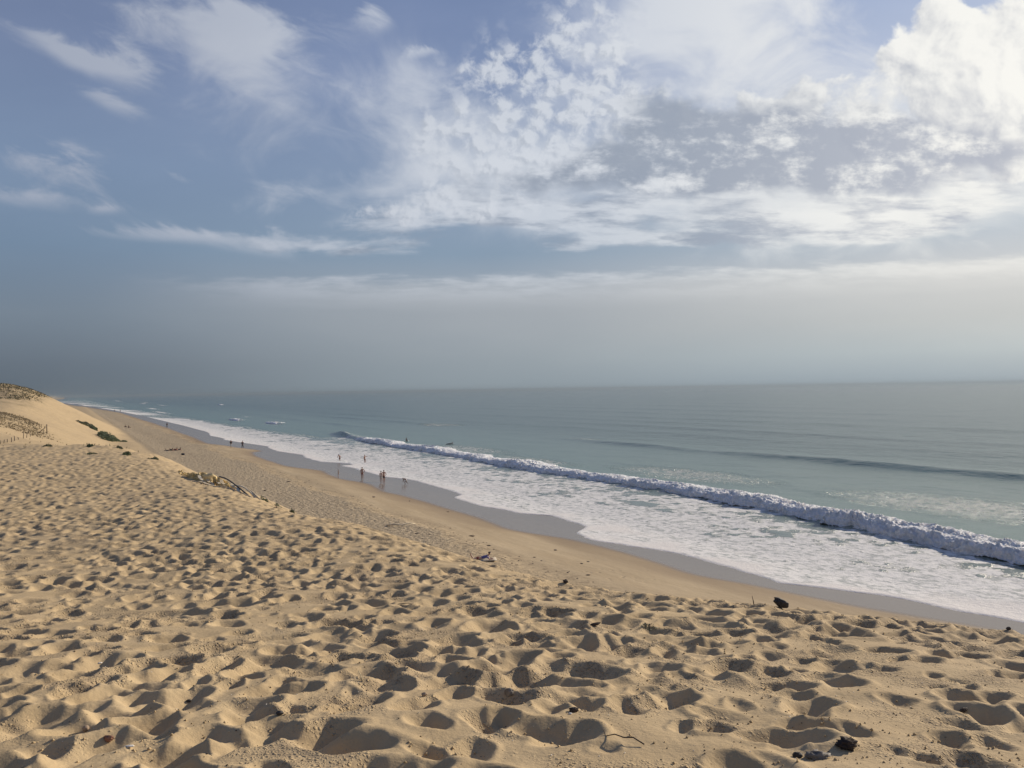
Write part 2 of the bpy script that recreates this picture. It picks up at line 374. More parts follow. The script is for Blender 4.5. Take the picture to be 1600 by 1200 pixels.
# ------------------------------------------------------------------ mesh helpers
def tag(o, label=None, cat=None, group=None, kind=None):
    if label: o['label'] = label
    if cat: o['category'] = cat
    if group: o['group'] = group
    if kind: o['kind'] = kind
    return o
def link(o, parent=None):
    COL.objects.link(o)
    if parent is not None: o.parent = parent
    return o
def empty(name, loc=(0, 0, 0), rz=0.0):
    o = bpy.data.objects.new(name, None); o.location = loc; o.rotation_euler = (0, 0, rz); return link(o)
def grid_mesh(name, V, nr, nc, keep=None, mat=None, attrs=None, parent=None, smooth=True):
    """V: (nr*nc,3) vertices in rows; keep: mask (nr-1,nc-1) of the quads wanted"""
    idx = np.arange(nr * nc).reshape(nr, nc)
    a, b, c_, d = idx[:-1, :-1], idx[:-1, 1:], idx[1:, 1:], idx[1:, :-1]
    Fq = np.stack([a, b, c_, d], -1)
    Fq = Fq[keep] if keep is not None else Fq.reshape(-1, 4)
    used = np.unique(Fq); mp = np.full(nr * nc, -1, np.int64); mp[used] = np.arange(len(used))
    Fq = mp[Fq]; V = V[used]
    me = bpy.data.meshes.new(name)
    me.vertices.add(len(V)); me.vertices.foreach_set('co', V.astype(np.float32).ravel())
    nf = len(Fq)
    me.loops.add(nf * 4); me.loops.foreach_set('vertex_index', Fq.astype(np.int32).ravel())
    me.polygons.add(nf); me.polygons.foreach_set('loop_start', np.arange(0, nf * 4, 4, dtype=np.int32))
    me.polygons.foreach_set('use_smooth', np.full(nf, smooth, dtype=bool))
    me.update(calc_edges=True)
    for k, v in (attrs or {}).items():
        at_ = me.attributes.new(k, 'FLOAT', 'POINT'); at_.data.foreach_set('value', v.ravel()[used].astype(np.float32))
    if mat: me.materials.append(mat)
    return link(bpy.data.objects.new(name, me), parent)
def raw_mesh(name, verts, faces, mat, parent=None, smooth=False):
    me = bpy.data.meshes.new(name); me.from_pydata([tuple(v) for v in verts], [], [tuple(f) for f in faces]); me.update()
    if smooth: me.polygons.foreach_set('use_smooth', [True] * len(me.polygons))
    me.materials.append(mat)
    return link(bpy.data.objects.new(name, me), parent)

# ------------------------------------------------------------------ materials
def newmat(name):
    m = bpy.data.materials.new(name); m.use_nodes = True; m.node_tree.nodes.clear()
    g = G(m.node_tree)
    p = g.new('ShaderNodeBsdfPrincipled'); out = g.new('ShaderNodeOutputMaterial'); g.l.new(p.outputs[0], out.inputs[0])
    return m, g, p
def simple(name, col, rough=0.7, var=0.25, scale=20.0, bump=0.0, bscale=40.0):
    m, g, p = newmat(name)
    v = g.new('ShaderNodeTexCoord').outputs['Object']
    n = g.noise(v, scale, 5)
    lo = tuple(c_ * (1 - var) for c_ in col); hi = tuple(min(1, c_ * (1 + var)) for c_ in col)
    g.put(p.inputs['Base Color'], g.mix(g.ss(n, 0.3, 0.7), lo, hi)); g.put(p.inputs['Roughness'], rough)
    if bump: g.put(p.inputs['Normal'], g.bump(g.noise(v, bscale, 4), bump))
    return m

def sand_mat():
    m, g, p = newmat('sand')
    P = g.new('ShaderNodeNewGeometry').outputs['Position']
    X, Y, Z = g.sep(P)
    wet, damp, tramp, veg, dist_ = (g.attr(k) for k in ('wet', 'damp', 'tramp', 'veg', 'near'))
    U = g.add(g.mul(X, Nx), g.mul(Y, Ny)); S = g.add(g.mul(X, Dx), g.mul(Y, Dy))
    big = g.noise(P, 0.35, 4); mid = g.noise(P, 2.2, 5); fine = g.noise(P, 55.0, 3); grain = g.noise(P, 420.0, 2)
    dry = g.mix(g.ss(mid, 0.3, 0.72), (0.46, 0.345, 0.195), (0.54, 0.412, 0.240))
    dry = g.mix(g.mul(g.ss(big, 0.42, 0.70), 0.35), dry, (0.40, 0.305, 0.19))
    dry = g.mix(g.mul(g.ss(fine, 0.35, 0.75), 0.22), dry, (0.36, 0.27, 0.165))
    # scattered dark specks of bark and weed
    sp = g.voro(P, 22.0); spm = g.mul(g.ss(sp, 0.16, 0.07), g.ss(g.noise(P, 1.3, 3), 0.52, 0.66))
    dry = g.mix(g.mul(spm, g.mul(0.6, dist_)), dry, (0.10, 0.075, 0.05))
    pat = g.mul(g.ss(g.noise(P, 1.6, 4), 0.50, 0.60), g.ss(g.noise(P, 14.0, 5, 0.7), 0.38, 0.6))
    dry = g.mix(g.mul(pat, g.mul(0.55, dist_)), dry, (0.27, 0.205, 0.135))
    # trampled belt on the beach
    tv = g.vec(g.mul(U, 1.0), g.mul(S, 1.0), 0.0)
    tn = g.noise(tv, 2.6, 4, 0.6); tn2 = g.noise(tv, 0.9, 4, 0.6)
    tcol = g.mix(g.ss(tn, 0.42, 0.62), (0.30, 0.24, 0.165), (0.50, 0.41, 0.28))
    col = g.mix(g.mul(tramp, 0.85), dry, tcol)
    # smooth beach: greyer and firmer
    bcol = g.mix(g.ss(g.noise(g.vec(g.mul(U, 0.5), g.mul(S, 0.08), 3.0), 1.0, 5), 0.35, 0.7), (0.385, 0.295, 0.180), (0.46, 0.36, 0.225))
    drk = g.ss(g.noise(g.vec(g.mul(U, 1.6), g.mul(S, 0.5), 7.0), 1.0, 6, 0.65), 0.60, 0.70)
    bcol = g.mix(g.mul(drk, 0.45), bcol, (0.20, 0.145, 0.09))
    col = g.mix(g.mul(g.attr('beach'), g.sub(1.0, g.mul(tramp, 0.9))), col, bcol)
    wk = g.mul(g.attr('wrack'), g.ss(g.noise(tv, 1.7, 5, 0.7), 0.48, 0.62))
    col = g.mix(g.mul(wk, 0.75), col, (0.17, 0.125, 0.08))
    col = g.mix(damp, col, (0.27, 0.198, 0.125))
    col = g.mix(wet, col, (0.195, 0.150, 0.112))
    vn = g.ss(g.noise(P, 0.9, 6, 0.65), 0.42, 0.62)
    col = g.mix(g.mul(veg, g.mul(vn, 0.8)), col, g.mix(g.noise(P, 3.0, 3), (0.075, 0.070, 0.035), (0.20, 0.15, 0.085)))
    g.put(p.inputs['Base Color'], col)
    g.put(p.inputs['Roughness'], g.mix(wet, (0.93, 0.93, 0.93), (0.20, 0.20, 0.20)))
    g.put(p.inputs['Specular IOR Level'], g.lin(wet, 0, 1, 0.18, 0.22))
    # relief below the mesh: grains, crumbs; small prints on the beach
    dryf = g.sub(1.0, wet)
    crumb = g.mul(g.add(g.ss(g.voro(P, 70.0), 0.45, 0.05), g.mul(g.ss(g.voro(P, 31.0), 0.38, 0.05), 1.6)), g.ss(g.noise(P, 1.6, 4), 0.46, 0.60))
    h1 = g.add(g.mul(crumb, 0.0065), g.add(g.mul(g.noise(P, 26.0, 3), 0.006), g.mul(grain, 0.0009)))
    h1 = g.mul(h1, g.mul(dryf, dist_))
    v1 = g.voro(P, 2.2, 'SMOOTH_F1'); v2 = g.noise(P, 2.6, 4, 0.62)
    h2 = g.mul(g.add(g.mul(v1, 0.10), g.mul(v2, 0.30)), tramp)
    v3 = g.ss(g.voro(g.vec(g.mul(X, 1.0), g.mul(Y, 1.0), 0.0), 1.1), 0.22, 0.05)
    h3 = g.mul(g.mul(g.add(g.mul(g.mul(v3, -0.05), g.ss(g.noise(P, 0.15, 3), 0.45, 0.6)), g.mul(g.noise(P, 1.3, 4), 0.06)), g.attr('beach')), g.m('MULTIPLY', dryf, g.sub(1.0, g.mul(damp, 0.8))))
    h4 = g.mul(g.mul(g.noise(P, 0.6, 6, 0.6), 0.35), g.attr('far'))
    h = g.add(g.add(h1, h2), g.add(h3, h4))
    g.put(p.inputs['Normal'], g.bump(h, 1.0))
    return m
SAND = sand_mat()

# ------------------------------------------------------------------ sand: one land surface, finest near the camera
edge_pts = [(-400, 44), (-60, 45), (0, 46), (29.2, 45.8), (36.9, 44.1), (41.6, 40.8), (47, 41.2), (53.1, 41.4), (58.1, 39.6), (59.8, 38.0), (64.2, 38.8), (68.6, 42.7), (76.7, 43.6),
            (78.7, 41.3), (86.2, 39.6), (93.9, 40.1), (97.5, 42.7), (103.9, 43.4), (119.5, 44.1), (124, 41.8), (132.5, 41.9), (143.6, 42.2), (147.4, 41.4), (149, 44.6), (153.5, 44.9), (157, 40.6),
            (169.2, 40.7), (178.8, 42.5), (191.0, 39.8), (204.4, 40.6), (212, 42.0), (222, 40.0), (232.0, 37.3), (239.3, 36.0), (250, 37.8), (260.0, 37.6), (270, 36.6), (294.2, 39.6),
            (311.6, 40.7), (385.5, 40.5), (545.0, 38.6), (653.0, 33.5), (760, 27), (940, 12), (1100, 5), (2000, -45), (4000, -15), (40000, -300)]
wet_pts = [(-400, 41), (0, 42), (27.8, 43.2), (34.5, 40.1), (42.5, 37.8), (44.0, 36.4), (53.3, 36.9), (61.2, 36.5), (65, 33.0), (70.5, 33.7), (78.0, 34.4), (92.9, 33.5), (96.3, 32.4),
           (106.0, 34.4), (110.7, 34.4), (113.3, 32.2), (121.8, 32.8), (132.1, 34.8), (135.5, 30), (162.0, 29.9), (175.7, 32.0), (188, 36.5), (194.0, 31.4), (202.2, 26.8), (252.4, 28.3), (331.5, 29), (600, 28), (760, 18), (940, 4), (1100, -3), (2000, -52), (4000, -25), (40000, -310)]
edge_f = lambda s: np.interp(s, *zip(*edge_pts)) + (0.35 * perlin(s / 3.1, 0 * s, 61) + 0.18 * perlin(s / 0.9, 0 * s, 62)) * sm(900, 200, s)
wet_f = table([p_[0] for p_ in wet_pts], [p_[1] for p_ in wet_pts], 1.2, 0.5)

ang = np.concatenate([np.radians(np.linspace(-85, -36.6, 40, endpoint=False)), np.radians(np.linspace(-36.6, 36.6, 930)), np.radians(np.linspace(36.6, 85, 41)[1:])])
rad = [0.3]
while rad[-1] < 60000:
    r_ = rad[-1]
    k = 0.05 if r_ < 2.2 else (0.0048 if r_ < 12 else (0.0044 if r_ < 40 else (0.0062 if r_ < 70 else (0.011 if r_ < 300 else (0.022 if r_ < 2000 else 0.12)))))
    rad.append(r_ * (1 + k))
rad = np.array(rad)
RR, AA = np.meshgrid(rad, ang, indexing='ij')
GX, GY = RR * np.sin(AA), RR * np.cos(AA)
Uu, Ss = us(GX, GY)
GZ = H(GX, GY)
uwet = wet_f(Ss); ubb = ub_f(Ss)
wob = 0.5 * perlin(Ss / 4, Uu / 4, 71)
A = {}
A['wet'] = sm(-1.1, 0.5, Uu - uwet - 0.3 * wob)
A['damp'] = sm(-5.5, 0.0, Uu - uwet + 1.6 * fbm(Ss / 14, Uu / 6, 2, 72)) * 0.85
A['beach'] = sm(11, 14.5, Uu + wob)
belt = 24.5 + 2.2 * perlin(Ss / 18, 0 * Ss, 73)
A['tramp'] = sm(11.5, 13.5, Uu) * sm(belt + 1.2, belt - 1.0, Uu + 0.8 * fbm(Ss / 3, Uu / 3, 2, 74)) * (0.3 + 0.7 * sm(40, 60, Ss + 0 * Uu))
A['wrack'] = np.exp(-((Uu - belt - 0.4 - 0.8 * wob) / 1.1) ** 2) * 0.9 + 0.5 * np.exp(-((Uu - 18 - 2 * wob) / 1.0) ** 2) * sm(100, 140, Ss)
A['near'] = np.clip(sm(60, 14, RR), 0, 1) * sm(14, 10, Uu)
A['far'] = sm(60, 130, Ss) * sm(12, 8, Uu) * 0.5
fpatch = sm(118, 126, Ss) * sm(176, 160, Ss) * sm(-1.0, -4.5, Uu + 0.10 * (Ss - 136) + 1.2 * fbm(Ss / 5, Uu / 5, 2, 75))
dtop = sm(-1.4, 0.9, GZ + 1.5 * fbm(Ss / 12, Uu / 6, 3, 76) + 0.4) * sm(165, 200, Ss)
A['veg'] = np.clip(fpatch * 1.0 + dtop * 1.3, 0, 1)
GZ = GZ - 0.35 * sm(0.4, 3.0, Uu - np.interp(Ss, *zip(*edge_pts)))
V = np.stack([GX, GY, GZ], -1).reshape(-1, 3)
nr, nc = RR.shape
cu = 0.25 * (Uu[:-1, :-1] + Uu[1:, :-1] + Uu[:-1, 1:] + Uu[1:, 1:]); cs = 0.25 * (Ss[:-1, :-1] + Ss[1:, :-1] + Ss[:-1, 1:] + Ss[1:, 1:])
land = cu < np.interp(cs, *zip(*edge_pts)) + 14
isbeach = (cu > 13.0)
far_d = (cs > 150) & ~isbeach
tag(grid_mesh('foreground_dune', V, nr, nc, land & ~isbeach & ~far_d, SAND, A), kind='structure')
tag(grid_mesh('beach', V, nr, nc, land & isbeach, SAND, A), kind='structure')
tag(grid_mesh('far_dune', V, nr, nc, land & far_d, SAND, A), kind='structure')

# ------------------------------------------------------------------ sea
def wave_prof(d, front, back):
    """height profile across a wave, d seaward of the crest"""
    return np.where(d < 0, np.exp(-(d / front) ** 2), np.exp(-np.abs(d / back) ** 1.4))
crest_f = table([-200, 0, 38.6, 44.4, 69.3, 81.5, 97.0, 116.3, 141.7, 163.7, 194.2, 240, 262, 300], [58, 60, 62.2, 63.0, 66.8, 68.0, 67.8, 67.0, 68.0, 69.3, 69.3, 71.5, 73, 74], 5)
def whitewater_env(s): return sm(-60, -20, s) * sm(243, 222, s)
SW = [  # crest u, s from-to, height, front width, back width
    (114.5, 20, 215, 0.90, 2.6, 5.0), (150, 60, 400, 0.41, 5, 8), (173, 90, 330, 0.57, 5, 8), (196, 160, 520, 0.51, 6, 9), (222, 60, 420, 0.54, 6, 9), (262, 150, 700, 0.54, 7, 10), (310, 120, 900, 0.54, 8, 12),
    (375, 200, 1200, 0.57, 9, 14), (450, 250, 1500, 0.54, 10, 15), (540, 300, 1800, 0.57, 12, 16), (660, 300, 2400, 0.4, 13, 18), (97, 270, 520, 0.55, 2.5, 4), (124, 250, 620, 0.6, 3, 5), (105, 380, 900, 0.5, 3, 5), (146, 320, 900, 0.55, 4, 6), (185, 380, 1200, 0.55, 4, 7), (160, 480, 1300, 0.6, 4, 6), (100, 900, 2200, 0.7, 4, 6)]
def sea_z(u, s):
    z = SEA + 0 * u
    c = crest_f(s); env = sm(-60, -20, s) * sm(282, 256, s)
    hgt = 0.52 + 0.90 * np.exp(-((s - 253) / 10) ** 2)
    z = z + hgt * env * wave_prof(u - c, 0.9, 3.2)
    z = z + 0.8 * np.exp(-((s - 377) / 14) ** 2) * wave_prof(u - 78.5, 1.5, 3.5) + 0.9 * np.exp(-((s - 442) / 16) ** 2) * wave_prof(u - 73, 1.5, 3.5)
    for k, (uc, s0, s1, h, f, b) in enumerate(SW):
        cc = uc + 0.02 * uc * perlin(s / (0.8 * uc), 0 * s, 80 + k)
        en = sm(s0, s0 + 0.3 * (s1 - s0), s) * sm(s1, s1 - 0.3 * (s1 - s0), s) * (0.75 + 0.5 * perlin(s / 40, 0 * s + k, 90))
        z = z + h * en * wave_prof(u - cc, f, b)
    chop = sm(45, 60, u) * sm(1500, 400, u)
    z = z + chop * (0.10 * fbm(u / 9, s / 16, 3, 101) + 0.035 * fbm(u / 1.8, s / 2.6, 2, 104) * sm(350, 120, np.hypot(u, s)))
    return z
tt = [0.0]
while tt[-1] < 60000:
    t_ = tt[-1]
    tt.append(t_ + (0.22 if t_ < 3 else 0.36 if t_ < 20 else 0.28 if t_ < 32 else 0.6 if t_ < 80 else 1.0 if t_ < 140 else max(1.6, (t_ - 40) * 0.013)) if t_ < 1500 else t_ * 1.18)
tt = np.array(tt)
s_ = [30.0]
while s_[-1] < 60000: s_.append(s_[-1] + (0.5 if s_[-1] < 130 else 0.5 + (s_[-1] - 130) * 0.011) if s_[-1] < 3000 else s_[-1] * 1.12)
sn = [30.0]
while sn[-1] > -60000: sn.append(sn[-1] - max(1.2, 0.07 * abs(sn[-1] - 30)))
sv = np.concatenate([np.array(sn[1:])[::-1], np.array(s_)])
S2, T2 = np.meshgrid(sv, tt, indexing='ij')
E2 = edge_f(S2)
fade = np.exp(-T2 / 60.0)
U2 = T2 + np.where(T2 < 1500, E2 * fade + 41.0 * (1 - fade), 41.0)
def sheet_z(U, S, T, X, Y):
    bed = macro(X, Y)
    film = bed + 0.012 + 0.05 * sm(0, 0.5, T) + 0.02 * fbm(U / 1.2, S / 1.7, 2, 110) * sm(0, 2, T)
    zz = sea_z(U, S)
    return np.where(T < 40, smax(film, zz, 0.03), zz)
X2, Y2 = xy(U2, S2)
Z2 = sheet_z(U2, S2, T2, X2, Y2)
Z2[:, 0] -= 0.05
c2 = crest_f(S2)
dcr = U2 - c2
foam = np.zeros_like(U2)
ww = whitewater_env(S2)
# swash apron: solid at the lip, holed further out
ap = np.interp(T2, [0, 1.5, 6, 12, 20, 28, 40], [1.0, 0.95, 0.88, 0.81, 0.74, 0.68, 0.66]) + 0.10 * fbm(U2 / 6, S2 / 9, 2, 120)
ap_on = np.where(dcr < 1.0, 1.0, sm(4.5, 1.0, dcr) * 1.0)
lim = np.interp(S2, [-1e5, 225, 262, 330, 420, 600, 1000, 3000], [69, 69, 63, 61, 59, 56, 50, 45])
foam = np.maximum(foam, np.where(S2 < 245, ap * ap_on, ap * sm(3.0, -3.0, U2 - lim - 3 * fbm(S2 / 20, U2 / 20, 2, 121))) * sm(3500, 1500, S2) * (1 - 0.75 * sm(480, 620, S2) * sm(-0.1, 0.25, perlin(S2 / 120, 0 * S2, 140))))
foam = np.maximum(foam, 0.95 * sm(-2.0, -0.5, dcr) * sm(4.5, 2.0, dcr) * ww)
patch = lambda s0, u0, ss_, su_, a_: a_ * np.exp(-((S2 - s0) / ss_) ** 2 - ((U2 - u0) / su_) ** 2)
foam = np.maximum(foam, patch(103, 82, 22, 8, 0.40)); foam = np.maximum(foam, patch(58, 84, 22, 9, 0.40)); foam = np.maximum(foam, patch(175, 79, 22, 6, 0.46))
foam = np.maximum(foam, patch(140, 76, 20, 4, 0.42)); foam = np.maximum(foam, patch(305, 126, 16, 9, 0.42)); foam = np.maximum(foam, patch(20, 80, 30, 10, 0.38))
foam = np.maximum(foam, patch(188, 117, 10, 3, 0.42)); foam = np.maximum(foam, patch(250, 73.0, 5, 1.0, 1.0)); foam = np.maximum(foam, patch(272, 74.2, 3, 0.6, 0.9))
for k, (s0, u0, a_, b_) in enumerate([(377, 77.5, 14, 2.6), (442, 72.5, 16, 2.6), (1062, 156, 14, 4), (1420, 98, 70, 4), (1150, 100, 60, 3), (900, 70, 60, 4), (1700, 120, 90, 5), (700, 60, 70, 3), (2300, 100, 200, 6), (500, 88, 8, 2)]):
    foam = np.maximum(foam, patch(s0, u0, a_, b_, 1.0))
depth = sm(20, 120, T2)
Vs = np.stack([X2, Y2, Z2], -1).reshape(-1, 3)
def sea_mat():
    m, g, p = newmat('sea_water')
    P = g.new('ShaderNodeNewGeometry').outputs['Position']
    X, Y, Z = g.sep(P)
    U = g.add(g.mul(X, Nx), g.mul(Y, Ny)); S = g.add(g.mul(X, Dx), g.mul(Y, Dy))
    fo = g.attr('foam'); dp = g.attr('depth'); film = g.attr('film')
    v = g.vec(U, S, 0.0)
    w1 = g.noise(v, 0.8, 3); vw = g.vec(g.add(U, g.mul(w1, 1.6)), g.add(S, g.mul(w1, 1.2)), 0.0)
    n1 = g.noise(vw, 0.75, 6, 0.62); n2 = g.voro(vw, 0.75, 'SMOOTH_F1'); n3 = g.noise(v, 0.22, 4)
    streak = g.noise(g.vec(g.mul(g.add(U, g.mul(w1, 2.5)), 1.5), g.mul(S, 0.35), 0.0), 0.8, 6, 0.65)
    nf = g.noise(vw, 2.6, 4, 0.65)
    f = g.add(g.add(g.add(g.mul(n1, 0.32), g.mul(n2, 0.30)), g.mul(n3, 0.14)), g.mul(nf, 0.24))
    f = g.mix(g.ss(fo, 0.62, 0.5), f, g.mul(g.m('ABSOLUTE', g.sub(streak, 0.5)), 5.0))
    th = g.sub(1.0, fo)
    mask = g.ss(f, g.sub(g.mul(th, 0.80), 0.04), g.add(g.mul(th, 0.80), 0.17))
    maskD = g.sub(1.0, g.ss(f, g.sub(g.mul(fo, 1.05), 0.22), g.mul(fo, 1.05)))   # thin streaks where foam is sparse
    mask = g.mix(g.ss(fo, 0.62, 0.5), mask, g.mul(g.sub(1.0, maskD), g.ss(fo, 0.10, 0.30)))
    sparse = g.mul(g.ss(f, g.mul(fo, 0.62), g.mul(fo, 0.22)), g.ss(fo, 0.14, 0.36))
    lo_ = g.add(g.mul(th, 0.95), 0.18)
    mask = g.mix(g.ss(fo, 0.60, 0.50), g.ss(f, lo_, g.add(lo_, 0.07)), g.mul(sparse, 0.8))
    deep = g.mix(dp, (0.080, 0.160, 0.128), (0.024, 0.078, 0.068))
    deep = g.mix(film, deep, (0.15, 0.125, 0.10))
    deep = g.mix(g.mul(g.ss(fo, 0.45, 0.75), 0.75), deep, (0.20, 0.235, 0.215))
    thin = g.noise(g.vec(g.add(g.mul(U, 1.3), g.mul(w1, 1.5)), g.mul(S, 0.8), 8.0), 1.35, 7, 0.66)
    fcol = g.mix(g.ss(thin, 0.36, 0.56), (0.40, 0.425, 0.41), (0.80, 0.785, 0.75))
    fcol = g.mix(g.ss(fo, 0.90, 0.99), fcol, (0.74, 0.71, 0.67))
    g.put(p.inputs['Base Color'], g.mix(mask, deep, fcol))
    g.put(p.inputs['Roughness'], g.mix(mask, g.mix(film, (0.22, 0.22, 0.22), (0.14, 0.14, 0.14)), (0.85, 0.85, 0.85)))
    g.put(p.inputs['IOR'], 1.33)
    r1 = g.noise(g.vec(g.mul(U, 1.0), g.mul(S, 0.6), 0.0), 1.3, 5, 0.6)
    r2 = g.noise(g.vec(g.mul(U, 1.0), g.mul(S, 0.45), 5.0), 0.22, 5, 0.6)
    hh = g.mul(g.add(g.mul(r1, 0.24), g.mul(r2, 0.9)), g.ss(dp, 0.2, 1.0, 0.25, 1.0))
    hh = g.add(g.mul(hh, g.sub(1.0, mask)), g.mul(g.mul(mask, 0.12), g.noise(v, 2.2, 5, 0.7)))
    g.put(p.inputs['Normal'], g.bump(hh, 1.0, 0.8))
    return m
SEAM = sea_mat()
sea = grid_mesh('sea', Vs, *S2.shape, None, SEAM, {'foam': foam, 'depth': depth, 'film': sm(7, 0.5, T2)})
tag(sea, kind='structure')

# broken waves: lumpy rolls of white water
def foam_mat():
    m, g, p = newmat('whitewater')
    P = g.new('ShaderNodeNewGeometry').outputs['Position']
    n = g.noise(P, 2.6, 5, 0.6)
    g.put(p.inputs['Base Color'], g.mix(g.ss(g.noise(P, 1.9, 6, 0.68), 0.40, 0.58), (0.74, 0.765, 0.765), (0.96, 0.945, 0.92)))
    g.put(p.inputs['Roughness'], 0.8); g.put(p.inputs['Specular IOR Level'], 0.2)
    g.put(p.inputs['Subsurface Weight'], 0.6); g.put(p.inputs['Subsurface Radius'], (0.35, 0.38, 0.4))
    h = g.add(g.mul(g.voro(P, 3.2, 'SMOOTH_F1'), -0.16), g.mul(g.noise(P, 7.0, 5, 0.75), 0.14))
    g.put(p.inputs['Normal'], g.bump(h, 1.0))
    return m
FOAMM = foam_mat()
def breaker(name, s0, s1, ds, cf, hf, env, nprof, seed, label):
    sv_ = np.arange(s0, s1, ds)
    w = [(-1.9, -0.10), (-1.65, 0.12), (-1.55, 0.40), (-1.35, 0.70), (-0.9, 0.98), (-0.3, 1.12), (0.4, 1.08), (1.3, 1.06), (2.4, 0.94), (3.4, 0.76), (4.6, 0.48), (5.8, 0.14), (6.8, -0.2)]
    wa = np.array(w); L = np.concatenate([[0], np.cumsum(np.hypot(*np.diff(wa, axis=0).T))]); L_ = np.linspace(0, L[-1], nprof)
    pw, ph = np.interp(L_, L, wa[:, 0]), np.interp(L_, L, wa[:, 1])
    tw, tz = np.gradient(pw), np.gradient(ph); nn = np.hypot(tw, tz); nw, nz = -tz / nn, tw / nn
    Sg, Lg = np.meshgrid(sv_, L_, indexing='ij')
    e = env(Sg); hgt = 1.0 * hf(Sg) * (0.90 + 0.16 * fbm(Sg / 7.5, 0 * Sg, 3, seed))
    lump = 0.26 * (1 - 2.0 * np.abs(perlin(Sg / 0.9, Lg / 0.75, seed + 1))) + 0.25 * (1 - 2 * np.abs(perlin(Sg / 0.46 + 0.5 * Lg, Lg / 0.40, seed + 2))) + 0.17 * (1 - 2 * np.abs(perlin(Sg / 0.25, Lg / 0.22, seed + 3))) + 0.07 * perlin(Sg / 0.16, Lg / 0.14, seed + 4)
    lump = lump * (0.55 + 0.8 * sm(-0.5, 0.5, perlin(Sg / 2.2, Lg / 1.6, seed + 7)))
    lump = (lump - 0.14) * (0.5 + 0.5 * np.exp(-((Lg - 2.2) / 2.6) ** 2))
    wid = 0.85 + 0.3 * fbm(Sg / 9, 0 * Sg + 4, 2, seed + 5)
    dw_ = pw[None, :] * wid * np.where(pw[None, :] > 0, 1.0, 1.0) + nw[None, :] * lump * hgt
    dz_ = (ph[None, :] * hgt + nz[None, :] * lump * hgt)
    front = 0.75 * fbm(Sg / 3.0, 0 * Sg + 9, 3, seed + 6)
    U_ = cf(Sg) + (dw_ + front) * (0.3 + 0.7 * e)
    X_, Y_ = xy(U_, Sg)
    Z_ = SEA - 0.25 + (dz_ + 0.25) * e
    o = grid_mesh(name, np.stack([X_, Y_, Z_], -1).reshape(-1, 3), *Sg.shape, None, FOAMM)
    return tag(o, label, 'breaking wave', None, 'stuff')
breaker('breaking_wave', -10, 246, 0.13, crest_f, lambda s: 0.60 + 0.26 * sm(110, 45, s) + 0.32 * fbm(s / 17, 0 * s, 2, 150) + 0.25 * np.exp(-((s - 238) / 10) ** 2), lambda s: whitewater_env(s), 66, 200, 'long white breaking wave running along the whole surf line')
for k, (uc, sc_, hw, h, lb) in enumerate([(77.5, 379, 13, 0.55, 'small white breaking wave beyond the two dark walkers'), (72.0, 442, 15, 0.65, 'white breaking wave peak in the left distance'),
                                     (156, 1062, 14, 0.8, 'tiny distant whitecap out on the grey sea')]):
    breaker('breaking_wave', sc_ - hw, sc_ + hw, 0.4, lambda s, uc=uc: uc + 0 * s, lambda s, h=h: h + 0 * s, lambda s, a=sc_, b=hw: np.clip(1 - ((s - a) / b) ** 2, 0, 1) ** 0.5, 30, 220 + 9 * k, lb)

# ------------------------------------------------------------------ builders for the small things
def tube(name, pts, rads, mat, parent=None, n=7, jag=0.0):
    pts = [Vector(p_) for p_ in pts]; vs, fs = [], []
    for i, p_ in enumerate(pts):
        t = (pts[min(i + 1, len(pts) - 1)] - pts[max(i - 1, 0)]).normalized()
        a = t.orthogonal().normalized() if abs(t.z) > 0.9 else t.cross(Vector((0, 0, 1))).normalized()
        b = t.cross(a).normalized(); r_ = rads[i] if hasattr(rads, '__len__') else rads
        for k in range(n):
            w_ = r_ * (1 + jag * random.uniform(-1, 1)); th = 2 * math.pi * k / n
            vs.append(p_ + a * math.cos(th) * w_ + b * math.sin(th) * w_)
    for i in range(len(pts) - 1):
        for k in range(n): fs.append((i * n + k, i * n + (k + 1) % n, (i + 1) * n + (k + 1) % n, (i + 1) * n + k))
    fs.append(tuple(range(n))[::-1]); fs.append(tuple((len(pts) - 1) * n + k for k in range(n)))
    return raw_mesh(name, vs, fs, mat, parent, True)
def lump_mesh(name, size, mat, seed, sub=3, amp=0.25, freq=1.6, sharp=0.0):
    bm = bmesh.new(); bmesh.ops.create_icosphere(bm, subdivisions=sub, radius=1.0)
    rr = random.Random(seed); off = rr.uniform(0, 50)
    cuts = [(Vector((rr.gauss(0, 1), rr.gauss(0, 1), rr.gauss(0, 1))).normalized(), rr.uniform(0.55, 0.9)) for _ in range(7)]
    for v in bm.verts:
        p_ = v.co.copy(); n1_ = float(perlin(p_.x * freq + off, p_.y * freq + p_.z * 1.3 * freq)); n2_ = float(perlin(p_.x * freq * 2.7 + p_.z * 2 * freq, p_.y * freq * 2.7 + off))
        p_ *= 1 + amp * n1_ + amp * 0.5 * n2_
        for nrm, d_ in cuts:
            if sharp and p_.dot(nrm) > d_: p_ -= nrm * (p_.dot(nrm) - d_) * sharp
        v.co = Vector((p_.x * size[0], p_.y * size[1], p_.z * size[2]))
    me = bpy.data.meshes.new(name); bm.to_mesh(me); bm.free(); me.materials.append(mat)
    me.polygons.foreach_set('use_smooth', [sharp < 0.5] * len(me.polygons)); return me
def rock(name, loc, size, mat, label, cat, group=None, rot=(0, 0, 0), seed=1, sink=0.25, **kw):
    o = bpy.data.objects.new(name, lump_mesh(name, size, mat, seed, **kw)); o.location = (loc[0], loc[1], loc[2] + size[2] * (1 - 2 * sink)); o.rotation_euler = rot
    return tag(link(o), label, cat, group)
def on(x, y): return Vector((x, y, gz(x, y)))
gz = lambda x, y: float(H(np.array([float(x)]), np.array([float(y)]))[0])

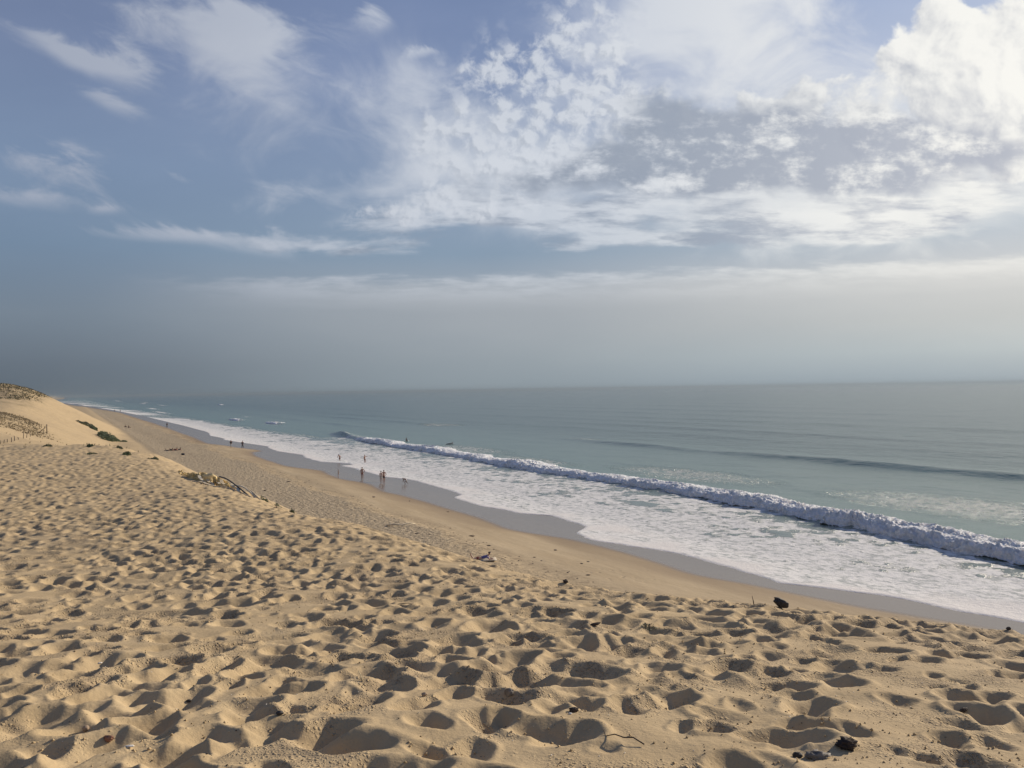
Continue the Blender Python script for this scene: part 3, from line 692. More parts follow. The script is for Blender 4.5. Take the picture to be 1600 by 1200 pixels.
def crest_pt(px, Y0, Y1):
    """highest standing sand between two distances, in the direction px"""
    Y = np.linspace(Y0, Y1, 90); X = (px - 800) / 1340.0 * Y; h = H(X, Y); i = int(np.argmax(h / Y)); return Vector((X[i], Y[i], h[i]))
M = {
    'bark': simple('dark_wood', (0.055, 0.038, 0.028), 0.85, 0.4, 30, 0.01, 60),
    'grey_wood': simple('grey_driftwood', (0.66, 0.53, 0.34), 0.85, 0.3, 14, 0.01, 40),
    'pale_wood': simple('pale_driftwood', (0.74, 0.64, 0.46), 0.8, 0.25, 12, 0.008, 40),
    'straw': simple('straw', (0.66, 0.56, 0.34), 0.7, 0.15),
    'stone': simple('grey_stone', (0.20, 0.18, 0.155), 0.85, 0.35, 25, 0.006, 60),
    'black_stone': simple('black_stone', (0.035, 0.030, 0.027), 0.7, 0.4, 25, 0.006, 60),
    'red_stone': simple('red_stone', (0.24, 0.115, 0.07), 0.75, 0.3, 25, 0.004, 60),
    'tan_stone': simple('tan_stone', (0.36, 0.26, 0.17), 0.8, 0.25, 25, 0.004, 60),
    'shell': simple('shell', (0.78, 0.74, 0.66), 0.5, 0.12, 60),
    'crust': simple('ochre_sand_crust', (0.72, 0.52, 0.22), 0.95, 0.3, 5, 0.03, 14),
    'crust2': simple('pale_sand_crust', (0.86, 0.66, 0.34), 0.95, 0.2, 5, 0.03, 14),
    'hose': simple('black_pipe', (0.02, 0.019, 0.018), 0.6, 0.2),
    'leaf': simple('shrub_leaf', (0.125, 0.155, 0.070), 0.6, 0.45, 1.5),
    'leaf2': simple('grey_green_leaf', (0.155, 0.16, 0.085), 0.7, 0.45, 1.5),
    'marram': simple('marram_blade', (0.17, 0.145, 0.075), 0.7, 0.5, 0.6),
    'dry': simple('dry_blade', (0.26, 0.20, 0.11), 0.7, 0.4, 0.6),
    'post': simple('weathered_post', (0.13, 0.10, 0.075), 0.85, 0.35, 10, 0.01, 30),
    'weed': simple('seaweed', (0.07, 0.045, 0.028), 0.7, 0.4, 12),
    'skin_tan': simple('tanned_skin', (0.36, 0.18, 0.11), 0.55, 0.08),
    'skin_pale': simple('fair_skin', (0.56, 0.36, 0.26), 0.55, 0.08),
    'skin_dark': simple('deep_tanned_skin', (0.22, 0.11, 0.07), 0.55, 0.08),
    'hair': simple('dark_hair', (0.025, 0.017, 0.012), 0.6, 0.2),
    'hair2': simple('brown_hair', (0.10, 0.06, 0.035), 0.6, 0.2),
    'black': simple('black_cloth', (0.014, 0.014, 0.017), 0.85, 0.2),
    'navy': simple('navy_cloth', (0.02, 0.025, 0.045), 0.85, 0.2),
    'grey': simple('pale_grey_cloth', (0.42, 0.43, 0.43), 0.85, 0.1),
    'white': simple('white_cloth', (0.78, 0.78, 0.76), 0.85, 0.06),
    'red': simple('rust_cloth', (0.26, 0.07, 0.045), 0.85, 0.1),
    'blue': simple('blue_violet_cloth', (0.10, 0.10, 0.30), 0.85, 0.15),
    'cream': simple('cream_cloth', (0.62, 0.60, 0.48), 0.85, 0.08),
    'board': simple('surfboard_white', (0.75, 0.76, 0.72), 0.3, 0.05),
}

# ---- people: one skinned body each, clothes and hair as parts
J0 = dict(pel=(0, 0, .93), wai=(0, 0, 1.08), che=(0, 0, 1.30), nec=(0, 0, 1.49), hea=(0, .012, 1.585), top=(0, .01, 1.68),
          ls=(-.175, 0, 1.42), le=(-.225, -.02, 1.15), lw=(-.235, .05, .92), lh=(-.235, .08, .83), rs=(.175, 0, 1.42), re=(.225, -.02, 1.15), rw=(.235, .05, .92), rh=(.235, .08, .83),
          lp=(-.09, 0, .88), lk=(-.10, .02, .50), la=(-.10, -.02, .09), lt=(-.11, .12, .035), rp=(.09, 0, .88), rk=(.10, .02, .50), ra=(.10, -.02, .09), rt=(.11, .12, .035))
RAD = dict(pel=(.135, .105), wai=(.118, .09), che=(.15, .11), nec=(.05, .05), hea=(.078, .09), top=(.062, .068), ls=(.058, .058), le=(.042, .042), lw=(.030, .026), lh=(.036, .018),
           rs=(.058, .058), re=(.042, .042), rw=(.030, .026), rh=(.036, .018), lp=(.085, .085), lk=(.057, .06), la=(.038, .042), lt=(.04, .025), rp=(.085, .085), rk=(.057, .06), ra=(.038, .042), rt=(.04, .025))
EDG = [('pel', 'wai'), ('wai', 'che'), ('che', 'nec'), ('nec', 'hea'), ('hea', 'top'), ('che', 'ls'), ('ls', 'le'), ('le', 'lw'), ('lw', 'lh'), ('che', 'rs'), ('rs', 're'), ('re', 'rw'), ('rw', 'rh'),
       ('pel', 'lp'), ('lp', 'lk'), ('lk', 'la'), ('la', 'lt'), ('pel', 'rp'), ('rp', 'rk'), ('rk', 'ra'), ('ra', 'rt')]
def skinned(name, J, keys, edges, rad, mat, parent, root, sub=1):
    bm = bmesh.new(); lay = bm.verts.layers.skin.verify(); ix = {k: bm.verts.new(J[k]) for k in keys}
    for a, b in edges: bm.edges.new((ix[a], ix[b]))
    for k in keys: ix[k][lay].radius = rad[k]; ix[k][lay].use_root = (k == root)
    me = bpy.data.meshes.new(name); bm.to_mesh(me); bm.free(); me.materials.append(mat)
    o = bpy.data.objects.new(name, me); link(o, parent)
    md = o.modifiers.new('skin', 'SKIN'); md.use_smooth_shade = True; md.branch_smoothing = 0.4
    o.modifiers.new('sub', 'SUBSURF').levels = sub; o.modifiers['sub'].render_levels = sub
    return o
def mid(a, b, t): return tuple(a[i] + (b[i] - a[i]) * t for i in range(3))
def person(loc, rz, height, label, skin='skin_tan', shorts=None, topc=None, trousers=None, hair='hair', pose=None, long_top=False, group=None, tilt=(0, 0)):
    t = empty('person', loc, rz); t.rotation_euler = (tilt[0], tilt[1], rz); t.scale = (height / 1.75,) * 3
    tag(t, label, 'person', group)
    J = dict(J0); J.update(pose or {})
    skinned('body', J, list(J0), EDG, RAD, M[skin], t, 'pel', 2)
    for sgn, s_ in ((-1, 'l'), (1, 'r')):
        if trousers or shorts:
            f = 0.98 if trousers else 0.48
    if shorts or trousers:
        K = {k: J[k] for k in ('pel', 'wai', 'lp', 'rp')}
        K['wai'] = mid(J['pel'], J['wai'], 0.45)
        r2 = {'pel': (.148, .118), 'wai': (.13, .102), 'lp': (.10, .10), 'rp': (.10, .10)}
        ed = [('pel', 'wai'), ('pel', 'lp'), ('pel', 'rp')]
        for s_ in 'lr':
            K[s_ + 'm'] = mid(J[s_ + 'p'], J[s_ + 'k'], 0.55 if not trousers else 1.0); r2[s_ + 'm'] = (.088, .088) if not trousers else (.072, .072); ed.append((s_ + 'p', s_ + 'm'))
            if trousers: K[s_ + 'e'] = mid(J[s_ + 'k'], J[s_ + 'a'], 0.9); r2[s_ + 'e'] = (.056, .056); ed.append((s_ + 'm', s_ + 'e'))
        skinned('trousers' if trousers else 'shorts', K, list(K), ed, r2, M[trousers or shorts], t, 'pel')
    if topc:
        K = {'pel': mid(J['pel'], J['wai'], -0.9 if long_top else 0.2), 'wai': J['wai'], 'che': J['che'], 'nk': mid(J['che'], J['nec'], 0.75)}
        r2 = {'pel': (.165, .14) if long_top else (.14, .11), 'wai': (.138, .11), 'che': (.168, .128), 'nk': (.065, .06)}
        ed = [('pel', 'wai'), ('wai', 'che'), ('che', 'nk')]
        for s_ in 'lr':
            K[s_ + 's'] = J[s_ + 's']; r2[s_ + 's'] = (.072, .072); ed.append(('che', s_ + 's'))
            K[s_ + 'e'] = J[s_ + 'e'] if long_top else mid(J[s_ + 's'], J[s_ + 'e'], 0.6); r2[s_ + 'e'] = (.056, .056); ed.append((s_ + 's', s_ + 'e'))
            if long_top: K[s_ + 'w'] = mid(J[s_ + 'e'], J[s_ + 'w'], .9); r2[s_ + 'w'] = (.043, .043); ed.append((s_ + 'e', s_ + 'w'))
        skinned('jacket' if long_top else 'shirt', K, list(K), ed, r2, M[topc], t, 'wai')
    hv = Vector(J['hea']) * 0.45 + Vector(J['top']) * 0.55
    up = (Vector(J['top']) - Vector(J['hea'])).normalized()
    bm = bmesh.new(); bmesh.ops.create_uvsphere(bm, u_segments=14, v_segments=9, radius=1.0)
    bmesh.ops.delete(bm, geom=[v for v in bm.verts if v.co.z < -0.35 or (v.co.z < 0.25 and v.co.y > 0.45)], context='VERTS')
    qt = Vector((0, 0, 1)).rotation_difference(up).to_matrix()
    for v in bm.verts: v.co = qt @ Vector((v.co.x * .092, v.co.y * .104 - 0.012, v.co.z * .098)) + hv
    me = bpy.data.meshes.new('hair'); bm.to_mesh(me); bm.free(); me.materials.append(M[hair]); link(bpy.data.objects.new('hair', me), t)
    return t
WALK = dict(lk=(-.10, .16, .52), la=(-.10, .22, .12), lt=(-.11, .36, .05), rk=(.10, .0, .50), ra=(.10, -.22, .13), rt=(.11, -.10, .035), le=(-.22, -.14, 1.17), lw=(-.22, -.10, .95), lh=(-.22, -.06, .87), re=(.22, .10, 1.17), rw=(.22, .24, 1.0), rh=(.22, .30, .94))
HIPS = dict(le=(-.36, -.06, 1.18), lw=(-.20, .04, 1.00), lh=(-.16, .08, .97), re=(.36, -.06, 1.18), rw=(.20, .04, 1.00), rh=(.16, .08, .97))
ARM = dict(le=(-.42, .05, 1.40), lw=(-.66, .10, 1.42), lh=(-.76, .12, 1.42), lk=(-.12, .12, .52), la=(-.12, .05, .1), wai=(0.02, 0, 1.08))
LEAN = dict(wai=(0, .06, 1.06), che=(0, .22, 1.24), nec=(0, .36, 1.38), hea=(0, .43, 1.45), top=(0, .48, 1.53), ls=(-.175, .28, 1.33), rs=(.175, .28, 1.33), le=(-.24, .16, 1.08), lw=(-.26, -.02, .95), lh=(-.26, -.08, .90), re=(.24, .44, 1.10), rw=(.22, .54, .92), rh=(.22, .58, .86), lk=(-.10, .16, .52), la=(-.10, .10, .1), lt=(-.11, .24, .04), rk=(.10, -.04, .50), ra=(.10, -.28, .16), rt=(.11, -.18, .06))
BEND = dict(pel=(0, -.14, .74), wai=(0, -.02, .88), che=(0, .20, .94), nec=(0, .38, .95), hea=(0, .47, .96), top=(0, .55, .98), ls=(-.175, .28, .93), rs=(.175, .28, .93), le=(-.22, .36, .68), lw=(-.20, .44, .46), lh=(-.20, .47, .38), re=(.22, .40, .70), rw=(.20, .50, .50), rh=(.20, .54, .42),
            lp=(-.09, -.14, .70), lk=(-.13, .14, .42), la=(-.12, .02, .07), lt=(-.13, .16, .03), rp=(.09, -.14, .70), rk=(.12, -.02, .36), ra=(.12, -.36, .20), rt=(.13, -.34, .06))
SIT = dict(pel=(0, 0, .13), wai=(0, .02, .27), che=(0, .06, .50), nec=(0, .12, .68), hea=(0, .15, .775), top=(0, .155, .87), ls=(-.175, .09, .61), rs=(.175, .09, .61), le=(-.24, .24, .44), lw=(-.14, .42, .42), lh=(-.08, .48, .42), re=(.24, .24, .44), rw=(.14, .42, .42), rh=(.08, .48, .42),
           lp=(-.09, .03, .11), lk=(-.12, .40, .42), la=(-.11, .62, .08), lt=(-.12, .75, .03), rp=(.09, .03, .11), rk=(.12, .40, .40), ra=(.11, .64, .08), rt=(.12, .77, .03))
PRONE = dict(pel=(0, 0, .13), wai=(0, .16, .14), che=(0, .38, .20), nec=(0, .55, .30), hea=(0, .63, .37), top=(0, .66, .46), ls=(-.175, .48, .22), rs=(.175, .48, .22), le=(-.24, .62, .05), lw=(-.16, .80, .06), lh=(-.12, .88, .05), re=(.24, .62, .05), rw=(.16, .80, .06), rh=(.12, .88, .05),
             lp=(-.09, -.06, .12), lk=(-.11, -.45, .09), la=(-.11, -.84, .08), lt=(-.11, -.96, .05), rp=(.09, -.06, .12), rk=(.12, -.44, .09), ra=(.14, -.62, .40), rt=(.14, -.60, .52))
STRAD = dict(SIT, lk=(-.30, .34, .10), la=(-.34, .30, -.28), lt=(-.34, .36, -.34), rk=(.30, .34, .10), ra=(.34, .30, -.28), rt=(.34, .36, -.34), le=(-.25, .14, .40), lw=(-.16, .30, .24), lh=(-.14, .36, .20), re=(.25, .14, .40), rw=(.16, .30, .24), rh=(.14, .36, .20))
def wd(px, py, dz=0.0):
    p_ = at(px, py); p_.z += dz; return p_
def us_pt(u, s, dz=0.0):
    x, y = xy(u, s); return Vector((x, y, gz(x, y) + dz))
ALONG = math.atan2(-Dx, Dy)             # heading of the shoreline
person(wd(361, 700), ALONG + math.pi, 1.72, 'person in dark jacket and pale trousers, left of two distant walkers on wet sand', 'skin_tan', topc='black', trousers='grey', pose=dict(WALK), long_top=True, group='walkers by the water')
person(wd(379, 701), ALONG + math.pi, 1.76, 'person in long dark coat, right of two distant walkers on wet sand', 'skin_tan', topc='navy', trousers='black', pose=dict(WALK), long_top=True, group='walkers by the water')
person(wd(529, 746.5), 2.2, 1.12, 'small child in pale shirt standing at the inner edge of the wet sand', 'skin_pale', shorts='grey', topc='cream', pose=dict(ARM, lw=(-.24, .05, .95), le=(-.23, 0, 1.15), lh=(-.23, .08, .86)))
person(wd(566, 749.5), 0.4, 1.78, 'bare chested tanned person in rust shorts standing alone at the waterline', 'skin_tan', shorts='red', hair='hair2', pose=dict(HIPS, lw=(-.235, .05, .92), lh=(-.235, .08, .83), le=(-.225, -.02, 1.15)))
person(wd(595.5, 755), 0.3, 1.66, 'fair skinned person in pale swimwear, left of the close pair on wet sand', 'skin_pale', shorts='cream', hair='hair2', pose={}, group='pair standing on the wet sand')
person(wd(600, 755), -0.3, 1.82, 'tanned person in black swim shorts, right of the close pair on wet sand', 'skin_tan', shorts='black', pose=dict(HIPS), group='pair standing on the wet sand')
person(wd(634, 757), -1.9 + math.pi, 1.45, 'child in white shorts bending forward at the edge of the foam', 'skin_dark', shorts='white', pose=dict(BEND))
def in_sea(px, py, dip):
    p_ = at(px, py, SEA + 0.1); p_.z = SEA + 0.1 - dip; return p_
person(in_sea(531, 719.5, 0.35), ALONG + 2.4, 1.75, 'bather in dark shorts leaning forward as he wades through the foam', 'skin_tan', shorts='black', pose=dict(LEAN), group='bathers wading in the foam')
person(in_sea(570, 722, 0.35), ALONG + 3.6, 1.75, 'bather in dark shorts holding one arm out sideways in the foam', 'skin_tan', shorts='black', pose=dict(ARM), group='bathers wading in the foam')
person(wd(261, 668.5), ALONG, 1.8, 'lone distant person in dark clothes walking on the beach beyond the shrubs', 'skin_tan', topc='black', trousers='navy', pose=dict(WALK), long_top=True)
person(wd(179, 644), ALONG, 1.8, 'tiny person far along the shore, left of two in the haze', 'skin_tan', topc='navy', trousers='navy', group='people far along the shore')
person(wd(188, 644), ALONG, 1.8, 'tiny person far along the shore, right of two in the haze', 'skin_tan', topc='black', trousers='navy', group='people far along the shore')
for px, py, lb in ((264, 704.5, 'leftmost of the three tiny figures lying on the upper beach, in black'), (271, 704, 'middle of the three tiny figures lying on the upper beach, in red'), (277, 704, 'rightmost of the three tiny figures lying on the upper beach, in navy')):
    person(wd(px, py), -0.9 + random.uniform(-.4, .4), 1.75, lb, 'skin_tan', topc={264: 'black', 271: 'red', 277: 'navy'}[px], trousers='navy', pose=dict(PRONE), group='people lying on the upper beach')
for px, py, lb in ((195, 668, 'left one of two tiny dark figures sitting far up the beach near the dune'), (200.5, 669, 'right one of two tiny dark figures sitting far up the beach near the dune')):
    person(wd(px, py), -1.0, 1.75, lb, 'skin_tan', topc='black', trousers='black', pose=dict(SIT), group='people sitting far up the beach')

def surfboard(loc, rz, label, L=2.1, Wd=0.56):
    n = 22; vs, fs = [], []
    for i in range(n + 1):
        f = i / n; y = (f - 0.5) * L; w_ = Wd / 2 * max(0.02, (1 - abs(2 * f - 0.95) ** 2.6)) ** 0.8 if 0 < i < n else 0.01
        rk = 0.16 * max(0, f - 0.6) ** 1.5 * 2
        for k in range(8):
            th = 2 * math.pi * k / 8; vs.append((w_ * math.cos(th), y, 0.035 * math.sin(th) + rk))
    for i in range(n):
        for k in range(8): fs.append((i * 8 + k, i * 8 + (k + 1) % 8, (i + 1) * 8 + (k + 1) % 8, (i + 1) * 8 + k))
    t = empty('surfboard', loc, rz); tag(t, label, 'surfboard')
    raw_mesh('deck', vs, fs, M['board'], t, True)
    raw_mesh('fin', [(-.006, -L / 2 + .12, -.02), (.006, -L / 2 + .12, -.02), (.006, -L / 2 + .30, -.02), (-.006, -L / 2 + .30, -.02), (0, -L / 2 + .08, -.16), (0, -L / 2 + .16, -.16)],
             [(0, 1, 5, 4)[::-1], (2, 3, 4, 5), (1, 2, 5), (3, 0, 4), (0, 3, 2, 1)], M['black'], t)
    return t
def surf_z(x, y):
    u, s = us(x, y); return float(sea_z(np.array([u]), np.array([s]))[0])
p_ = at(634.5, 689, SEA); p_.z = surf_z(p_.x, p_.y) + 0.04
surfboard(p_, ALONG - 1.2, 'white surfboard under the surfer who sits behind the breaker')
person(p_ + Vector((0, 0, -0.02)), ALONG - 1.2, 1.78, 'surfer in black wetsuit sitting upright on a board behind the breaker', 'skin_tan', topc='black', trousers='black', pose=dict(STRAD), long_top=True)
p_ = at(703, 694.5, SEA); p_.z = surf_z(p_.x, p_.y) + 0.05
surfboard(p_, -1.35, 'white surfboard under the surfer who lies and paddles')
person(p_ + Vector((0, 0, 0.0)), -1.35, 1.78, 'surfer in black wetsuit lying on a board and paddling behind the breaker', 'skin_tan', topc='black', trousers='black', pose=dict(PRONE, ra=(.12, -.84, .08), rt=(.12, -.96, .05)), long_top=True)

# sunbather just below the brow of the dune
p_ = at(750, 875)
if us(p_.x, p_.y)[0] < 14: p_ = on(-2.0, 51.0)
t = person(p_, -1.45, 1.68, 'person lying on the beach propped on elbows, blue violet top and dark hair', 'skin_pale', shorts='red', topc='blue', pose=dict(PRONE))
M['towel'] = simple('sand_coloured_towel', (0.50, 0.43, 0.32), 0.9, 0.1)
tw = raw_mesh('towel', [(x_, y_, 0.012 * math.sin(x_ * 9 + y_ * 5)) for y_ in np.linspace(-1.05, 1.05, 12) for x_ in np.linspace(-.5, .5, 6)],
              [(j * 6 + i, j * 6 + i + 1, j * 6 + i + 7, j * 6 + i + 6) for j in range(11) for i in range(5)], M['towel'], None, True)
tw.location = p_ + Vector((0, 0, 0.03)); tw.rotation_euler = (0, 0, -1.45)
tw.modifiers.new('thick', 'SOLIDIFY').thickness = 0.012
tag(tw, 'sand coloured towel spread under the lying sunbather', 'towel')

# ---- pieces on the brow and in the foreground
rock('dark_rock', crest_pt(1215, 8.6, 10.4), (0.085, 0.06, 0.045), M['black_stone'], 'dark angular lump of wood or rock sitting on the brow of the dune', 'rock', rot=(0.1, 0.42, -0.2), seed=4, sink=-0.05, amp=0.22, sharp=0.75)
rock('dark_rock', crest_pt(879, 9.5, 11.6), (0.04, 0.03, 0.024), M['bark'], 'small brown lump on the dune brow above the smooth beach', 'rock', rot=(0, 0.2, 0.4), seed=5, sharp=0.6)
rock('dark_rock', crest_pt(1569, 7.8, 9.6), (0.028, 0.022, 0.018), M['bark'], 'small dark lump on the dune brow nearest the swash', 'rock', rot=(0, 0.1, 1.4), seed=6, sharp=0.6)
def fg(px, py): return at(px, py)
rock('pebble', fg(170, 1158), (0.026, 0.019, 0.017), M['red_stone'], 'reddish brown pebble half buried in the near sand', 'pebble', seed=11, sink=0.2, sharp=0.5)
rock('pebble', fg(134, 1142), (0.017, 0.017, 0.015), M['tan_stone'], 'round tan pebble beside the reddish brown one', 'pebble', seed=12, sink=0.1, amp=0.08)
rock('pebble', fg(795, 1087), (0.026, 0.02, 0.028), M['stone'], 'pointed grey stone standing up from the sand', 'pebble', rot=(0.2, -0.3, 0), seed=13, sink=0.2, sharp=0.9)
rock('pebble', fg(1246, 1183), (0.022, 0.019, 0.015), M['black_stone'], 'small black pebble left of the dark bark clump', 'pebble', seed=14, sink=0.2, sharp=0.4)
rock('bark_clump', fg(1323, 1168), (0.042, 0.036, 0.026), M['bark'], 'dark crumbly clump of bark in a hollow of the near sand', 'bark', seed=15, sink=0.2, amp=0.55, freq=3.0)
rock('bark_clump', fg(1276, 1184), (0.05, 0.03, 0.018), M['stone'], 'low grey brown heap of damp sand and bark near the lower frame edge', 'bark', seed=16, sink=0.2, amp=0.5, freq=3.4)
rock('pebble', fg(663, 1088), (0.016, 0.013, 0.012), M['tan_stone'], 'small brown pebble below the pale straw', 'pebble', seed=17, sink=0.1)
rock('bark_clump', fg(897, 1112), (0.026, 0.018, 0.013), M['bark'], 'small dark splinter of bark with a white shell beside it', 'bark', seed=18, sink=0.1, sharp=0.8)
rock('shell_piece', fg(891, 1116), (0.010, 0.007, 0.004), M['shell'], 'white shell piece beside the bark splinter', 'shell', seed=19, sink=0.1)
rock('shell_piece', fg(156, 1037), (0.016, 0.009, 0.005), M['shell'], 'longish white shell piece in a lit hollow', 'shell', rot=(0, 0, 0.5), seed=20, sink=0.1)
rock('shell_piece', fg(202, 1168), (0.022, 0.009, 0.005), M['shell'], 'white shell sliver at the foot of the reddish pebble hollow', 'shell', rot=(0, 0, 0.1), seed=21, sink=0.1)
rock('pebble', fg(295, 1097), (0.015, 0.009, 0.008), M['black_stone'], 'tiny flat black pebble on a lit ridge', 'pebble', seed=22, sink=0.1)
rock('pebble', fg(437, 1117), (0.02, 0.014, 0.012), M['black_stone'], 'rough dark pebble on the crest above a round pit', 'pebble', seed=23, sink=0.1, sharp=0.6)
rock('bark_clump', fg(929, 978), (0.055, 0.016, 0.014), M['bark'], 'dark stick end lying in the trampled sand', 'bark', rot=(0, -0.15, 0.3), seed=24, sink=0.1, sharp=0.7)
rock('bark_clump', fg(1506, 1112), (0.03, 0.014, 0.010), M['bark'], 'curled dark leaf or bark chip on a crest at the far side', 'bark', rot=(0, -0.2, 0.5), seed=25, sink=0.0, sharp=0.7)
def twig(name, pix, r0, mat, label, cat, lift=0.012, jag=0.1):
    P_ = [at(*q_) + Vector((0, 0, lift)) for q_ in pix]
    n_ = len(P_); o = tube(name, P_, [r0 * (1 - 0.6 * i / n_) for i in range(n_)], mat, None, 6, jag); return tag(o, label, cat)
a_ = fg(567, 1065); tag(tube('straw', [a_, a_ + Vector((-.012, .01, .03)), a_ + Vector((-.03, .012, .062))], [.0028, .0028, .002], M['straw'], None, 5), 'pale straw sticking up out of the sand', 'straw')
a_ = fg(975, 1160); P_ = [a_ + Vector(v_) for v_ in ((-.085, .07, .03), (-.08, .045, .012), (-.04, .02, .03), (.0, .0, .022), (.04, -.02, .03), (.085, -.055, .012))]
tag(tube('twig', P_, [.002, .0028, .003, .003, .003, .0035], M['bark'], None, 6, 0.2), 'thin bent twig lying across the near hollows', 'twig')
a_ = crest_pt(1172, 8.6, 10.4); tag(tube('dry_stalk', [a_ - Vector((0, 0, .02)), a_ + Vector((-.006, 0, .03)), a_ + Vector((-.018, 0, .085))], [.006, .005, .002], M['bark'], None, 5, 0.2), 'short dark stalk upright on the brow, left of the dark rock', 'stalk')
a_ = fg(632, 946); tag(tube('twig', [a_ + Vector((-.07, 0, .012)), a_ + Vector((0, .01, .02)), a_ + Vector((.07, .03, .012))], [.003, .004, .002], M['bark'], None, 5, 0.2), 'short straight twig in the middle of the trampled sand', 'twig')

# ---- stuff nobody could count: shell grit and bark crumbs on the near sand
def scatter(name, n, mat, s0, s1, flat, seed, ymax, label):
    r_ = np.random.default_rng(seed)
    y = 2.6 + (ymax - 2.6) * r_.random(n) ** 1.3; x = (r_.random(n) * 1.5 - 0.80) * (y + 1.0)
    k_ = (fbm(x / 1.1, y / 1.1, 2, seed) > r_.random(n) * 0.9 - 0.45); x, y = x[k_], y[k_]; n = len(x)
    z = H(x, y); sz = s0 + (s1 - s0) * r_.random(n) ** 3
    base = np.array([(1, 0, 0), (-.5, .87, 0), (-.5, -.87, 0), (0, 0, 1), (0, 0, -.6)])
    th = r_.random(n) * 6.28; c_, s__ = np.cos(th), np.sin(th)
    jit = 1 + 0.5 * (r_.random((n, 5, 3)) - 0.5)
    b_ = base[None] * jit
    V_ = np.empty((n, 5, 3)); V_[..., 0] = (b_[..., 0] * c_[:, None] - b_[..., 1] * s__[:, None] * 0.7) * sz[:, None] + x[:, None]
    V_[..., 1] = (b_[..., 0] * s__[:, None] + b_[..., 1] * c_[:, None] * 0.7) * sz[:, None] + y[:, None]; V_[..., 2] = b_[..., 2] * sz[:, None] * flat + (z + sz * flat * 0.35)[:, None]
    F_ = np.array([(0, 1, 3), (1, 2, 3), (2, 0, 3), (1, 0, 4), (2, 1, 4), (0, 2, 4)])[None] + (np.arange(n) * 5)[:, None, None]
    me = bpy.data.meshes.new(name); me.vertices.add(n * 5); me.vertices.foreach_set('co', V_.astype(np.float32).ravel())
    me.loops.add(n * 18); me.loops.foreach_set('vertex_index', F_.astype(np.int32).ravel()); me.polygons.add(n * 6); me.polygons.foreach_set('loop_start', np.arange(0, n * 18, 3, dtype=np.int32))
    me.update(calc_edges=True); me.materials.append(mat); return tag(link(bpy.data.objects.new(name, me)), label, None, None, 'stuff')
scatter('shell_grit', 6500, M['shell'], 0.0016, 0.0065, 0.6, 31, 14, 'white shell grit strewn over the sand')
scatter('bark_crumbs', 7500, M['bark'], 0.0020, 0.0085, 0.6, 32, 15, 'dark bark crumbs strewn over the sand')
scatter('sand_clods', 16000, SAND, 0.003, 0.013, 0.75, 33, 13, 'small clods of sand')

# ---- grass and shrubs
def blades(pos, h, w, nb, mat, name, rnd, droop=0.5):
    vs, fs = [], []
    for (x, y, z), hh in zip(pos, h):
        for _ in range(nb):
            th = rnd.uniform(0, 6.28); l = hh * rnd.uniform(0.6, 1.15); ox, oy = math.cos(th), math.sin(th); sp = rnd.uniform(0.05, droop)
            bx, by = x + rnd.gauss(0, hh * .22), y + rnd.gauss(0, hh * .22); k = len(vs); ww = w * rnd.uniform(0.7, 1.3)
            vs += [(bx - oy * ww, by + ox * ww, z - .03), (bx + oy * ww, by - ox * ww, z - .03), (bx + ox * l * sp * .5 + oy * ww * .7, by + oy * l * sp * .5 - ox * ww * .7, z + l * .6), (bx + ox * l * sp * .5 - oy * ww * .7, by + oy * l * sp * .5 + ox * ww * .7, z + l * .6), (bx + ox * l * sp * 1.2, by + oy * l * sp * 1.2, z + l * (1 - sp * .3))]
            fs += [(k, k + 1, k + 2, k + 3), (k + 3, k + 2, k + 4)]
    return raw_mesh(name, vs, fs, mat)
r_ = random.Random(5)
def veg_pts(n, fu, fs_, cond):
    rr = np.random.default_rng(n); u = rr.uniform(*fu, n); s = rr.uniform(*fs_, n); x, y = xy(u, s); z = H(x, y); k = cond(u, s, z, rr); return np.stack([x, y, z], 1)[k], s[k]
top_c = lambda u, s, z, rr: (z + 1.5 * fbm(s / 12, u / 6, 3, 76) + 0.4 > 0.1 + rr.random(len(u)) * 1.1)
P1, s1_ = veg_pts(26000, (-30, 6), (175, 420), top_c)
tag(blades(P1, [r_.uniform(.12, .36) for _ in P1], .055, 4, M['marram'], 'marram_grass', r_, 1.1), 'marram grass along the crest of the far dune', None, None, 'stuff')
pat = lambda u, s, z, rr: (u + 0.10 * (s - 136) + 1.2 * fbm(s / 5, u / 5, 2, 75) < -2.2 - 2.2 * rr.random(len(u))) & (fbm(s / 3, u / 3, 2, 77) > -0.25)
P2_, s2_ = veg_pts(9000, (-26, 0), (118, 170), pat)
tag(blades(P2_, [r_.uniform(.07, .22) for _ in P2_], .028, 4, M['dry'], 'dune_grass', r_, 1.1), 'dry grass inside the post fence', None, None, 'stuff')
spr = lambda u, s, z, rr: (u < 4.5) & (fbm(s / 4, u / 4, 2, 78) > 0.15 + 0.3 * rr.random(len(u)))
P3_, s3_ = veg_pts(900, (-30, 5), (62, 112), spr)
tag(blades(P3_, [r_.uniform(.10, .28) for _ in P3_], .014, 6, M['marram'], 'grass_sprouts', r_, 0.9), 'sparse grass sprouts at the far edge of the trampled sand', None, None, 'stuff')

